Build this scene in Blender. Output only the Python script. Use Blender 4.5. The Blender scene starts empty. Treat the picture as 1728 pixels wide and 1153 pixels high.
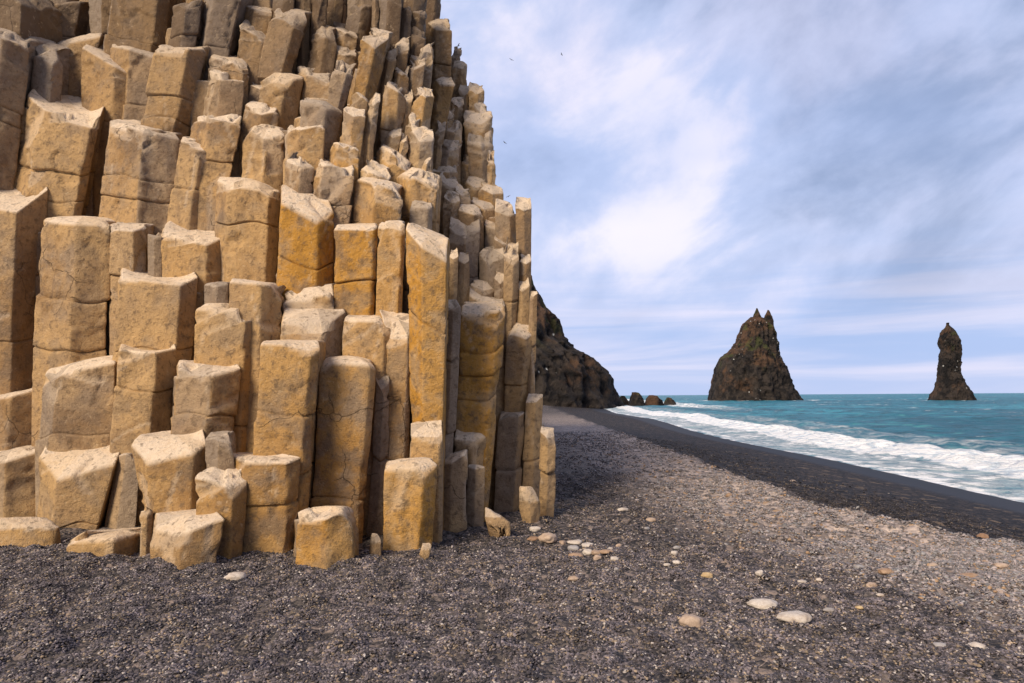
import bpy, math, random
import numpy as np
from mathutils import Vector

# ------------------------------------------------------------------ camera
S = bpy.context.scene
F_PX, CX, CY, HOR, EYE = 1152.0, 864.0, 576.5, 668.5, 1.6     # measured in the 1728 x 1153 photograph
ROLL = 0.0062
cam_d = bpy.data.cameras.new('camera'); cam = bpy.data.objects.new('camera', cam_d)
S.collection.objects.link(cam); S.camera = cam
cam_d.sensor_width = 36; cam_d.lens = 24.0; cam_d.shift_y = (HOR - CY) / 1728.0
cam_d.clip_start = .1; cam_d.clip_end = 20000
cam.location = (0, 0, EYE); cam.rotation_euler = (math.radians(90), ROLL, 0)

# ------------------------------------------------------------------ light, sky
SUN_DIR = Vector((-.52, -.67, .60)).normalized()
sun_d = bpy.data.lights.new('sun', 'SUN'); sun = bpy.data.objects.new('sun', sun_d); S.collection.objects.link(sun)
sun_d.energy = 4.1; sun_d.angle = math.radians(28); sun_d.color = (1, .85, .64)
sun.rotation_euler = SUN_DIR.to_track_quat('Z', 'Y').to_euler()
S.view_settings.view_transform = 'Standard'; S.view_settings.look = 'None'; S.view_settings.exposure = .28
S.view_settings.gamma = 1


class NT:
    """small helper to write node trees"""
    def __init__(s, tree): s.t = tree; s.n = tree.nodes; s.l = tree.links
    def node(s, typ, **kw):
        n = s.n.new(typ)
        for k, v in kw.items(): setattr(n, k, v)
        return n
    def set(s, sock, v):
        if hasattr(v, 'is_output') or hasattr(v, 'links'): s.l.new(v, sock)
        else: sock.default_value = v
    def math(s, op, a, b=0.0, c=0.0, clamp=False):
        n = s.node('ShaderNodeMath', operation=op, use_clamp=clamp)
        s.set(n.inputs[0], a); s.set(n.inputs[1], b); s.set(n.inputs[2], c); return n.outputs[0]
    def vmath(s, op, a, b=(0, 0, 0)):
        n = s.node('ShaderNodeVectorMath', operation=op)
        s.set(n.inputs[0], a); s.set(n.inputs[1], b); return n.outputs[0]
    def noise(s, vec, scale, detail=4, rough=.55, dist=0.0):
        n = s.node('ShaderNodeTexNoise'); s.set(n.inputs['Vector'], vec)
        n.inputs['Scale'].default_value = scale; n.inputs['Detail'].default_value = detail
        n.inputs['Roughness'].default_value = rough; n.inputs['Distortion'].default_value = dist
        return n.outputs['Fac']
    def vor(s, vec, scale, feature='F1', out='Distance'):
        n = s.node('ShaderNodeTexVoronoi', feature=feature); s.set(n.inputs['Vector'], vec)
        n.inputs['Scale'].default_value = scale; return n.outputs[out]
    def ramp(s, v, lo, hi, a=0.0, b=1.0, smooth=True):
        n = s.node('ShaderNodeMapRange', interpolation_type='SMOOTHSTEP' if smooth else 'LINEAR')
        s.set(n.inputs['Value'], v); n.inputs['From Min'].default_value = lo; n.inputs['From Max'].default_value = hi
        n.inputs['To Min'].default_value = a; n.inputs['To Max'].default_value = b
        return n.outputs[0]
    def mix(s, f, a, b, blend='MIX'):
        n = s.node('ShaderNodeMix', data_type='RGBA', blend_type=blend)
        s.set(n.inputs[0], f)
        s.set(n.inputs[6], a if hasattr(a, 'links') else (*a, 1)); s.set(n.inputs[7], b if hasattr(b, 'links') else (*b, 1))
        return n.outputs[2]
    def mapping(s, vec, loc=(0, 0, 0), rot=(0, 0, 0), sc=(1, 1, 1)):
        n = s.node('ShaderNodeMapping'); s.set(n.inputs[0], vec)
        n.inputs['Location'].default_value = loc; n.inputs['Rotation'].default_value = rot; n.inputs['Scale'].default_value = sc
        return n.outputs[0]
    def bump(s, h, strength, dist, normal=None):
        n = s.node('ShaderNodeBump'); s.set(n.inputs['Height'], h)
        n.inputs['Strength'].default_value = strength; n.inputs['Distance'].default_value = dist
        if normal is not None: s.set(n.inputs['Normal'], normal)
        return n.outputs[0]


W = bpy.data.worlds.new('World'); S.world = W; W.use_nodes = True
w = NT(W.node_tree); w.n.clear()
sky = w.node('ShaderNodeTexSky', sky_type='NISHITA', sun_disc=False)
sky.sun_elevation = math.asin(SUN_DIR.z); sky.sun_rotation = math.atan2(SUN_DIR.x, SUN_DIR.y)
geo = w.node('ShaderNodeTexCoord'); D = geo.outputs['Generated']
sep = w.node('ShaderNodeSeparateXYZ'); w.l.new(D, sep.inputs[0])
dx, dy, dz = sep.outputs
zz = w.math('ADD', w.math('MAXIMUM', dz, 0.0), .22)
comb = w.node('ShaderNodeCombineXYZ')
w.l.new(w.math('DIVIDE', dx, zz), comb.inputs[0]); w.l.new(w.math('DIVIDE', dy, zz), comb.inputs[1])
P = w.mapping(comb.outputs[0], rot=(0, 0, math.radians(-28)), sc=(.55, 1.0, 1))
big = w.noise(P, 1.15, 3, .5, .5)
P2 = w.mapping(w.mapping(D, rot=(0, math.radians(27), 0)), loc=(3.7, 1.2, 4.1), sc=(.78, .78, 1.3))
med = w.noise(P2, 3.9, 8, .53, .35)
fine = w.noise(w.mapping(P2, loc=(9, 4, 2), sc=(1, 1, .8)), 8.5, 7, .58, .2)


def blob(cx, cy, r, amp):         # a brighter or darker bank of cloud in that direction of the sky
    v = Vector(((cx - CX) / F_PX, 1, (HOR - cy) / F_PX)).normalized()
    n = w.node('ShaderNodeVectorMath', operation='DOT_PRODUCT'); w.l.new(D, n.inputs[0]); n.inputs[1].default_value = v
    c0 = math.cos(r)
    return w.ramp(n.outputs['Value'], c0, 1.0, 0, amp)


dens = w.math('ADD', w.math('MULTIPLY', big, .55), w.math('MULTIPLY', med, .45))
bright = w.math('ADD', w.math('MULTIPLY', med, .75), w.math('MULTIPLY', fine, .30))
bright = w.math('SUBTRACT', bright, .045)
for cx, cy, r, amp in ((1120, 290, .2, .20), (1180, 150, .13, .13), (1010, 400, .22, .20), (1420, 300, .16, .04), (1700, 60, .13, .13),
                       (1150, 600, .16, .08), (1500, 400, .2, .04), (780, 60, .18, .10), (1330, 90, .15, -.08),
                       (1500, 200, .24, -.10), (1650, 330, .22, -.05), (960, 190, .14, -.06), (1240, 20, .14, -.12), (1500, 440, .1, -.05), (1600, 40, .16, -.08)):
    bright = w.math('ADD', bright, blob(cx, cy, r, amp * .5))
cloud = w.mix(w.ramp(bright, .33, .54), (.25, .31, .47), (.50, .57, .80))
cloud = w.mix(w.ramp(bright, .50, .64), cloud, (.84, .80, .91))
cloud = w.mix(w.math('MULTIPLY', w.ramp(med, .46, .62), .22), cloud, (.72, .66, .82))
base = w.mix(w.ramp(dens, .36, .54, .68, 1), (.33, .45, .76), cloud)
# bands of cloud low over the sea
el = w.node('ShaderNodeCombineXYZ'); w.l.new(w.math('MULTIPLY', dx, 1.3), el.inputs[0]); w.l.new(w.math('MULTIPLY', dz, 15), el.inputs[1])
band = w.noise(el.outputs[0], 1.6, 5, .52, .5)
low = w.mix(w.ramp(band, .36, .64), (.36, .47, .76), (.66, .65, .83))
base = w.mix(w.ramp(dz, .03, .24, 1, 0), base, low)
base = w.mix(w.ramp(dz, 0.0, .06, .45, 0), base, (.52, .59, .82))
base = w.mix(w.ramp(dy, -.25, .25, .5, 0), base, (.12, .12, .16))      # added dark sky behind the viewer, unseen, deepens shade on the rock
skyc = w.mix(.93, w.vmath('MULTIPLY', sky.outputs[0], (.1, .1, .1)), base)
bgn = w.node('ShaderNodeBackground'); w.l.new(skyc, bgn.inputs[0]); bgn.inputs[1].default_value = 1.0
wo = w.node('ShaderNodeOutputWorld'); w.l.new(bgn.outputs[0], wo.inputs[0])

# ------------------------------------------------------------------ helpers
rng = np.random.default_rng(7)
CR, SR = math.cos(ROLL), math.sin(ROLL)


def unroll(px, py):
    """photo pixel -> (a, b): X = a*Y, Z = EYE + b*Y"""
    # the roll turns about the optical axis, which meets the picture at (CX, HOR)
    ix, iy = (px - CX) / F_PX, (HOR - py) / F_PX
    return ix * CR + iy * SR, -ix * SR + iy * CR


def at(px, py, Y):
    a, b = unroll(px, py); return (a * Y, Y, EYE + b * Y)


_perm = rng.permutation(256); _perm = np.concatenate([_perm, _perm, _perm])
_g = rng.normal(size=(256, 3)); _g /= np.linalg.norm(_g, axis=1)[:, None]


def perlin(p):
    p = np.asarray(p, float); i = np.floor(p).astype(int); f = p - i; u = f * f * f * (f * (f * 6 - 15) + 10); i &= 255
    def gr(ox, oy, oz):
        h = _perm[_perm[_perm[(i[:, 0] + ox) & 255] + ((i[:, 1] + oy) & 255)] + ((i[:, 2] + oz) & 255)]
        return (_g[h] * (f - (ox, oy, oz))).sum(1)
    def lp(a, b, t): return a + (b - a) * t
    x0 = lp(gr(0, 0, 0), gr(1, 0, 0), u[:, 0]); x1 = lp(gr(0, 1, 0), gr(1, 1, 0), u[:, 0])
    x2 = lp(gr(0, 0, 1), gr(1, 0, 1), u[:, 0]); x3 = lp(gr(0, 1, 1), gr(1, 1, 1), u[:, 0])
    return lp(lp(x0, x1, u[:, 1]), lp(x2, x3, u[:, 1]), u[:, 2]) * 1.5


def fbm(p, o=4, g=.5):
    p = np.asarray(p, float); r = 0; a = 1
    for k in range(o): r = r + a * perlin(p * 2 ** k + 17.3 * k); a *= g
    return r


def ridged(p, o=4):
    p = np.asarray(p, float); r = 0; a = 1
    for k in range(o): r = r + a * (1 - 2 * np.abs(perlin(p * 2 ** k + 9.1 * k))); a *= .5
    return r


def link(o, parent=None):
    S.collection.objects.link(o)
    if parent is not None: o.parent = parent
    return o


def mesh_obj(name, V, Fc, mat, parent=None, smooth=True, attrs=None, origin=None):
    V = np.asarray(V, float)
    if origin is not None: V = V - np.asarray(origin)
    me = bpy.data.meshes.new(name); me.from_pydata(V.tolist(), [], [list(f) for f in Fc])
    me.materials.append(mat)
    if smooth: me.polygons.foreach_set('use_smooth', [True] * len(me.polygons))
    for k, a in (attrs or {}).items():
        a = np.asarray(a, float)
        if a.ndim == 1:
            at_ = me.attributes.new(k, 'FLOAT', 'POINT'); at_.data.foreach_set('value', a.ravel())
        else:
            at_ = me.attributes.new(k, 'FLOAT_VECTOR', 'POINT'); at_.data.foreach_set('vector', a.ravel())
    me.update(); o = bpy.data.objects.new(name, me)
    if origin is not None: o.location = origin
    return link(o, parent)


def tag(o, label=None, cat=None, group=None, kind=None):
    for k, v in (('label', label), ('category', cat), ('group', group), ('kind', kind)):
        if v: o[k] = v
    return o


def material(name):
    m = bpy.data.materials.new(name); m.use_nodes = True
    t = NT(m.node_tree); b = t.n['Principled BSDF']; return m, t, b


# ------------------------------------------------------------------ materials
def rock_material():
    m, t, b = material('basalt')
    g = t.node('ShaderNodeNewGeometry'); P = g.outputs['Position']
    at_ = t.node('ShaderNodeAttribute', attribute_name='rock'); sp = t.node('ShaderNodeSeparateXYZ'); t.l.new(at_.outputs['Vector'], sp.inputs[0])
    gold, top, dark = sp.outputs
    sh = t.node('ShaderNodeAttribute', attribute_name='tint'); tint = sh.outputs['Fac']
    n1 = t.noise(P, .8, 5, .55, .3); n2 = t.noise(P, 2.6, 8, .62, .2); n3 = t.noise(P, 13, 8, .68, .15); n4 = t.noise(P, 75, 4, .7); n5 = t.noise(P, 30, 6, .72, 0)
    c = t.mix(t.ramp(n2, .36, .66), (.33, .22, .12), (.56, .385, .21))
    c = t.mix(t.math('MULTIPLY', t.ramp(n1, .45, .62), .6), c, (.27, .205, .155))
    nb = t.noise(P, .42, 7, .7, .4)
    c = t.mix(t.ramp(nb, .50, .58, 0, .7), c, (.17, .11, .07))
    c = t.mix(t.math('MULTIPLY', t.math('MULTIPLY', t.ramp(n2, .36, .58, .1, 1), gold), 1.05, clamp=True), c, (.50, .245, .035))
    c = t.mix(t.math('MULTIPLY', t.ramp(n2, .50, .64), t.math('MULTIPLY', gold, .35)), c, (.10, .065, .035))
    streak = t.noise(t.mapping(P, sc=(1, 1, .3)), 5, 6, .65, .5)
    c = t.mix(t.ramp(streak, .54, .74, 0, .6), c, (.15, .10, .07))
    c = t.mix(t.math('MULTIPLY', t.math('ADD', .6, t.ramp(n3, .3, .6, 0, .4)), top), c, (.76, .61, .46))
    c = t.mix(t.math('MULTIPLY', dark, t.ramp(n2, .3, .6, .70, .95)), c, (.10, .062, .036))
    c = t.mix(t.ramp(tint, .5, .1, 0, .7), c, (.27, .215, .17))
    c = t.mix(t.ramp(tint, .6, 1.0, 0, .28), c, (.55, .36, .17))
    c = t.mix(t.ramp(n3, .50, .66, 0, .7), c, (.15, .10, .06))
    c = t.mix(t.ramp(n3, .42, .30, 0, .38), c, (.66, .50, .32))
    c = t.mix(t.ramp(n4, .60, .70, 0, .55), c, (.09, .065, .045))
    c = t.mix(t.ramp(n4, .36, .27, 0, .45), c, (.75, .62, .45))
    # hairline cracks
    warp = t.vmath('ADD', t.mapping(P, sc=(1, 1, .62)), t.mapping(t.node('ShaderNodeTexNoise').outputs['Color'], sc=(.1, .1, .1)))
    wn = t.n[-1]
    nz = [n for n in t.n if n.type == 'TEX_NOISE' and n.outputs['Color'].is_linked][0]
    t.l.new(P, nz.inputs['Vector']); nz.inputs['Scale'].default_value = 3.5; nz.inputs['Detail'].default_value = 6
    warp2 = t.vmath('ADD', P, t.vmath('MULTIPLY', nz.outputs['Color'], (.28, .28, .28)))
    ce = t.vor(warp2, 1.25, 'DISTANCE_TO_EDGE'); ce2 = t.vor(warp2, 4.2, 'DISTANCE_TO_EDGE')
    msk = t.ramp(n1, .48, .56)
    crack = t.math('MULTIPLY', t.ramp(ce, 0, .009, 1, 0), t.ramp(n1, .58, .62))
    crack2 = t.math('MULTIPLY', t.ramp(ce2, 0, .022, 1, 0), t.ramp(n2, .52, .60))
    crk = t.math('MAXIMUM', crack, t.math('MULTIPLY', crack2, .12))
    c = t.mix(t.math('MULTIPLY', crk, .38), c, (.035, .024, .016))
    t.l.new(c, b.inputs['Base Color'])
    b.inputs['Roughness'].default_value = .82; b.inputs['Specular IOR Level'].default_value = .25
    chip = t.vor(t.vmath('ADD', P, t.vmath('MULTIPLY', nz.outputs['Color'], (.3, .3, .3))), 5.5, 'F1')
    h = t.math('ADD', t.math('MULTIPLY', n2, .5), t.math('MULTIPLY', n3, .42))
    h = t.math('ADD', h, t.math('MULTIPLY', n4, .12))
    h = t.math('ADD', h, t.math('MULTIPLY', n5, .30))
    h = t.math('ADD', h, t.math('MULTIPLY', chip, .16))
    h = t.math('SUBTRACT', h, t.math('MULTIPLY', crk, .25))
    t.l.new(t.bump(h, 1.0, .065), b.inputs['Normal'])
    return m


def cliff_material():
    m, t, b = material('sea_cliff_rock')
    P = t.node('ShaderNodeNewGeometry').outputs['Position']
    tc = t.node('ShaderNodeTexCoord').outputs['Object']
    Ps = t.mapping(P, sc=(.12, .12, .12))
    n1 = t.noise(Ps, .7, 5, .6, .6); n2 = t.noise(Ps, 2.2, 8, .65, .5); n3 = t.noise(t.mapping(Ps, sc=(1, 1, .5)), 7, 6, .65)
    hgt = t.node('ShaderNodeAttribute', attribute_name='high').outputs['Fac']
    c = t.mix(t.ramp(n2, .36, .62), (.010, .009, .010), (.042, .033, .029))
    ocher = t.math('MULTIPLY', t.ramp(t.math('ADD', n1, t.math('MULTIPLY', hgt, .22)), .54, .66), t.ramp(n2, .35, .6))
    c = t.mix(t.math('MULTIPLY', ocher, .65), c, (.12, .062, .034))
    c = t.mix(t.math('MULTIPLY', t.ramp(n3, .56, .7), .5), c, (.085, .065, .05))
    grass = t.math('MULTIPLY', t.ramp(t.noise(Ps, 1.3, 4), .56, .64), t.ramp(hgt, .3, .55, 0, 1))
    c = t.mix(t.math('MULTIPLY', grass, .4), c, (.07, .085, .022))
    spots = t.math('MULTIPLY', t.ramp(t.vor(P, .55), .0, .22, 1, 0), t.ramp(t.noise(Ps, .8, 2), .57, .62))
    c = t.mix(spots, c, (.7, .7, .68))
    t.l.new(c, b.inputs['Base Color']); b.inputs['Roughness'].default_value = .9; b.inputs['Specular IOR Level'].default_value = .2
    h = t.math('ADD', t.math('MULTIPLY', n2, .6), t.math('MULTIPLY', n3, .35))
    t.l.new(t.bump(h, .9, 3.0), b.inputs['Normal'])
    return m


def ground_material():
    m, t, b = material('gravel_bed')
    P = t.node('ShaderNodeNewGeometry').outputs['Position']
    light = t.node('ShaderNodeAttribute', attribute_name='light').outputs['Fac']
    wet = t.node('ShaderNodeAttribute', attribute_name='wet').outputs['Fac']
    dist = t.node('ShaderNodeAttribute', attribute_name='far').outputs['Fac']
    v = t.node('ShaderNodeTexVoronoi'); t.l.new(P, v.inputs['Vector']); v.inputs['Scale'].default_value = 42
    v2 = t.node('ShaderNodeTexVoronoi'); t.l.new(P, v2.inputs['Vector']); v2.inputs['Scale'].default_value = 15
    v3 = t.node('ShaderNodeTexVoronoi'); t.l.new(P, v3.inputs['Vector']); v3.inputs['Scale'].default_value = 6
    s1 = t.node('ShaderNodeSeparateColor'); t.l.new(v.outputs['Color'], s1.inputs[0])
    s2 = t.node('ShaderNodeSeparateColor'); t.l.new(v2.outputs['Color'], s2.inputs[0])
    s3 = t.node('ShaderNodeSeparateColor'); t.l.new(v3.outputs['Color'], s3.inputs[0])
    dk = t.mix(t.ramp(s1.outputs[0], .3, 1, 0, 1, False), (.025, .023, .026), (.14, .115, .10))
    dk = t.mix(t.ramp(s2.outputs[1], .80, .97, 0, .8), dk, (.26, .20, .17))
    lt = t.mix(s2.outputs[0], (.10, .085, .08), (.50, .40, .35))
    lt = t.mix(t.ramp(s3.outputs[1], .75, .95, 0, .6), lt, (.52, .42, .36))
    lt = t.mix(t.ramp(s2.outputs[2], .90, .95, 0, .7), lt, (.42, .26, .14))
    n = t.noise(P, 1.2, 4); 
    c = t.mix(t.math('MULTIPLY', light, t.ramp(n, .25, .6, .7, 1)), dk, lt)
    wc = t.mix(t.ramp(s2.outputs[0], .5, 1), (.012, .011, .013), (.055, .042, .036))
    wc = t.mix(t.ramp(s3.outputs[1], .9, .97, 0, .6), wc, (.20, .14, .09))
    c = t.mix(wet, c, wc)
    smooth_ = t.ramp(wet, 1.4, 1.9)
    c = t.mix(smooth_, c, (.012, .012, .015))
    t.l.new(c, b.inputs['Base Color']); t.l.new(t.ramp(smooth_, 0, 1, .75, .6), b.inputs['Roughness'])
    b.inputs['Specular IOR Level'].default_value = .18
    h = t.math('ADD', t.math('MULTIPLY', v.outputs['Distance'], -.25), t.math('MULTIPLY', v2.outputs['Distance'], -.75))
    h = t.math('MULTIPLY', h, t.ramp(smooth_, 0, 1, 1, .1))
    t.l.new(t.bump(h, .9, .035), b.inputs['Normal'])
    return m


def pebble_material(name, instanced=True):
    m, t, b = material(name)
    if instanced:
        a = t.node('ShaderNodeAttribute', attribute_name='pcol', attribute_type='INSTANCER'); c = a.outputs['Color']
    else:
        c = t.node('ShaderNodeObjectInfo').outputs['Color']
    P = t.node('ShaderNodeNewGeometry').outputs['Position']
    n = t.noise(P, 60 if instanced else 35, 5, .6)
    c = t.mix(t.ramp(n, .4, .7, 0, .5), c, t.mix(1.0, c, (.55, .5, .45), 'MULTIPLY'))
    if not instanced:
        c = t.mix(t.ramp(t.noise(P, 9, 3), .5, .66, 0, .5), c, t.mix(1.0, c, (.72, .62, .52), 'MULTIPLY'))
        c = t.mix(t.ramp(t.noise(P, 160, 2), .62, .7, 0, .6), c, (.12, .10, .09))
        t.l.new(t.bump(n, .6, .006), b.inputs['Normal'])
    t.l.new(c, b.inputs['Base Color']); b.inputs['Roughness'].default_value = .62
    b.inputs['Specular IOR Level'].default_value = .35
    return m


def sea_material():
    m, t, b = material('sea_water')
    P = t.node('ShaderNodeNewGeometry').outputs['Position']
    d = t.node('ShaderNodeAttribute', attribute_name='shore').outputs['Fac']
    fm = t.node('ShaderNodeAttribute', attribute_name='foam').outputs['Fac']
    n1 = t.noise(t.mapping(P, sc=(.05, .03, 1)), 1, 9, .72, .4)
    n2 = t.noise(t.mapping(P, sc=(.30, .36, 1)), 1, 7, .66, .3)
    n3 = t.noise(t.mapping(P, rot=(0, 0, .2), sc=(1.1, .8, 1)), 1.6, 6, .68, .4)
    # distance stretches the pattern towards a thin line: keep some variation far off
    n4 = t.noise(t.mapping(P, sc=(.012, .010, 1)), 1, 12, .78)
    c = t.mix(t.ramp(n1, .36, .62), (.012, .12, .19), (.045, .28, .38))
    c = t.mix(t.ramp(n4, .44, .56, 0, .65), c, (.012, .105, .155))
    c = t.mix(t.ramp(d, 200, 900, 0, .6), c, (.03, .19, .26))
    c = t.mix(t.ramp(n2, .50, .60, 0, .75), c, (.008, .07, .10))
    c = t.mix(t.ramp(n2, .44, .34, 0, .6), c, (.08, .33, .34))
    cap = t.math('MULTIPLY', t.ramp(n2, .63, .67), t.ramp(n3, .46, .58))
    capf = t.math('MULTIPLY', t.ramp(t.noise(t.mapping(P, sc=(.10, .045, 1)), 1, 8, .72), .60, .66), t.ramp(d, 25, 80))
    edge = t.math('ADD', fm, t.math('MULTIPLY', t.math('SUBTRACT', n3, .5), 1.1))
    edge = t.math('ADD', edge, t.math('MULTIPLY', t.math('SUBTRACT', n2, .5), .9))
    foam = t.ramp(edge, .42, .68)
    thin = t.math('MULTIPLY', t.ramp(edge, .18, .5, 0, .45), 1)
    foam_all = t.math('MAXIMUM', t.math('MAXIMUM', foam, thin), t.math('MAXIMUM', t.math('MULTIPLY', cap, .8), capf))
    fc = t.mix(t.ramp(n3, .38, .52), (.60, .68, .76), (.92, .92, .93))
    c = t.mix(foam_all, c, fc)
    t.l.new(c, b.inputs['Base Color'])
    t.l.new(t.ramp(foam_all, 0, 1, .4, .9), b.inputs['Roughness']); b.inputs['Specular IOR Level'].default_value = .14
    h = t.math('ADD', t.math('MULTIPLY', n2, .8), t.math('MULTIPLY', n3, .35))
    t.l.new(t.bump(h, 1.0, 1.3), b.inputs['Normal'])
    return m


ROCK = rock_material(); CLIFF = cliff_material(); GROUND = ground_material(); SEA = sea_material()
PEB = pebble_material('gravel_stone'); STONE = pebble_material('beach_stone', False)

# ------------------------------------------------------------------ terrain
SEA_Z = -1.0


def crest_x(y):   return 4.3 + .012 * np.maximum(y - 9, 0) + .32 * np.maximum(9.5 - y, 0)
def shore_x(y):   return 11.5 + .5 * np.clip((y - 18) / 10, 0, 1) + .045 * np.maximum(y - 14, 0) + .35 * np.maximum(14 - y, 0) * 0 + .6 * np.sin(y * .11)


def ground_z(x, y):
    x = np.asarray(x, float); y = np.asarray(y, float)
    c = crest_x(y); s = shore_x(y); u = np.clip((x - c) / (s - c), -3, 3)
    z = np.where(u < 0, 0, -1.0 * np.clip(u, 0, 3) ** .9) * 1.0
    z = np.where(u > 0, -.16 * np.clip((x - c) / .8, 0, 1) - .84 * np.clip(u, 0, 3), z)
    z = z + .05 * np.exp(-((x - c) / .5) ** 2)
    p = np.stack([x * .8, y * .8, 0 * x], -1).reshape(-1, 3)
    lump = (.045 * perlin(p) + .065 * perlin(p * 3.1 + 5) + .05 * perlin(p * 7.3 + 9)).reshape(x.shape)
    return z + lump * np.clip(1.1 - u * 1.5, .05, 1) * np.clip(1.5 - y / 40, .2, 1)


def light_amt(x, y):
    """share of pale cobbles: a band that runs along the beach just above the berm"""
    c = crest_x(y); p = np.stack([x * .5, y * .35, 0 * x + 3], -1).reshape(-1, 3)
    n = fbm(p, 3).reshape(x.shape)
    inner = c - 2.35 - .02 * np.maximum(y - 9, 0) + .5 * n
    a = np.clip((x - inner) / 1.9 + .25, 0, 1) * np.clip((c + .12 - x) / .2, 0, 1)
    b = .35 * np.clip((y - 11) / 8, 0, 1) * np.clip((x + 1) / 2, 0, 1) * np.clip((c - x) / .3, 0, 1)
    return np.clip(a + b, 0, 1) * np.clip(1.3 - (y - 14) / 40, 0, 1)


ys = np.concatenate([np.linspace(-6, 2.5, 18), np.linspace(2.6, 14, 260), 14 * (1500 / 14) ** np.linspace(.01, 1, 170)])
fan = np.linspace(-1.6, 1.6, 300)
Y = np.repeat(ys[:, None], len(fan), 1)
X = fan[None, :] * (np.maximum(Y, 0) + 6)
Z = ground_z(X, Y)
Z = np.maximum(Z, SEA_Z - 3)
cr = crest_x(Y); sh_ = shore_x(Y)
wetv = np.clip((X - cr - .05) / .3, 0, 1) + .95 * np.clip(((X - cr) / (sh_ - cr) - .52) / .3, 0, 1)
nx = len(fan); idx = np.arange(len(ys) * nx).reshape(len(ys), nx)
Fg = np.stack([idx[:-1, :-1], idx[:-1, 1:], idx[1:, 1:], idx[1:, :-1]], -1).reshape(-1, 4)
g_ = mesh_obj('beach_ground', np.stack([X, Y, Z], -1).reshape(-1, 3), Fg, GROUND,
              attrs=dict(light=light_amt(X, Y).ravel(), wet=wetv.ravel(), far=Y.ravel()))
tag(g_, kind='structure')

# ------------------------------------------------------------------ sea
ys = np.concatenate([np.linspace(4, 60, 330), 60 * (9000 / 60) ** np.linspace(.004, 1, 420)])
ts = np.concatenate([np.linspace(0, 1, 260) ** 1.6])
Y = np.repeat(ys[:, None], len(ts), 1)
s0 = shore_x(Y) - 1.6
xr = Y * 1.15 + 26
X = s0 + ts[None, :] * (xr - s0)
d = X - shore_x(Y)
p = np.stack([X * .10, Y * .045, 0 * X], -1).reshape(-1, 3)
swell = perlin(p * np.array([2.2, 1.6, 1])).reshape(X.shape) * .22 + perlin(p * 5.5 + 3).reshape(X.shape) * .16 + perlin(p * np.array([11, 16, 1]) + 6).reshape(X.shape) * .07
fade = np.clip(d / 6, 0, 1) * np.clip(1.6 - Y / 500, .15, 1)
pn = np.stack([Y * .10, 0 * Y, 0 * Y + 7], -1).reshape(-1, 3); wob = perlin(pn).reshape(X.shape)
pn2 = np.stack([Y * .9, X * .5, 0 * Y + 2], -1).reshape(-1, 3); wob2 = fbm(pn2, 3).reshape(X.shape)
d0 = 4.7 + .9 * wob                             # the broken wave
ridge = .34 * np.exp(-((d - d0) / 1.5) ** 2) * (1 + .5 * wob2)
d1 = 17 + 3 * wob + .04 * Y; amp1 = .5 * np.clip((Y - 80) / 60, 0.1, 1)
ridge2 = amp1 * np.exp(-((d - d1) / 1.7) ** 2)
d2 = 30 + 5 * wob; ridge3 = .35 * np.exp(-((d - d2) / 3.0) ** 2)
Zs = SEA_Z + swell * fade + ridge + ridge2 + ridge3 + .02
edge_in = -.5 + .6 * wob2 + .8 * wob
Zs = np.where(d < edge_in, SEA_Z - .0 + .25 * (d - edge_in) - .02, Zs)
foam = .85 * np.exp(-np.clip(np.abs(d - d0 + .5) - 1.15, 0, 9) ** 2 / .3)
wash = .50 * np.clip((d - edge_in) / .5, 0, 1) * np.clip((d0 - d) / 1, 0, 1) + .30 * np.exp(-((d - edge_in - .3) / .35) ** 2)
foam = np.maximum(foam, wash)
foam = np.maximum(foam, .58 * np.clip((Y - 85) / 60, 0, 1) * np.exp(-np.clip(np.abs(d - d1 + 1.0) - 2.2, 0, 9) ** 2 / 2))
foam = np.maximum(foam, .30 * np.exp(-np.clip(np.abs(d - 10) - 2, 0, 9) ** 2 / 3))
nx = len(ts); idx = np.arange(len(ys) * nx).reshape(len(ys), nx)
Fg = np.stack([idx[:-1, :-1], idx[:-1, 1:], idx[1:, 1:], idx[1:, :-1]], -1).reshape(-1, 4)
SEA_OBJ = dict(X=X, Y=Y)
# foam round the feet of the stacks
for cx, cy, rx, ry in ((107, 296, 24, 17), (161, 249, 10, 8), (168, 248, 8, 6)):
    q = np.sqrt(((X - cx) / rx) ** 2 + ((Y - cy) / ry) ** 2)
    foam = np.maximum(foam, .72 * np.exp(-((q - 1.0) / .10) ** 2))
sea = mesh_obj('sea', np.stack([X, Y, Zs], -1).reshape(-1, 3), Fg, SEA, attrs=dict(shore=d.ravel(), foam=foam.ravel()))
tag(sea, kind='structure')
# open water out to the horizon on either hand
o = mesh_obj('sea', [(-9000, 400, SEA_Z - 1.2), (14000, 400, SEA_Z - 1.2), (14000, 16000, SEA_Z - 1.2), (-9000, 16000, SEA_Z - 1.2)],
             [(0, 1, 2, 3)], SEA, attrs=dict(shore=[900.] * 4, foam=[0.] * 4)); tag(o, kind='structure')


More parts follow.
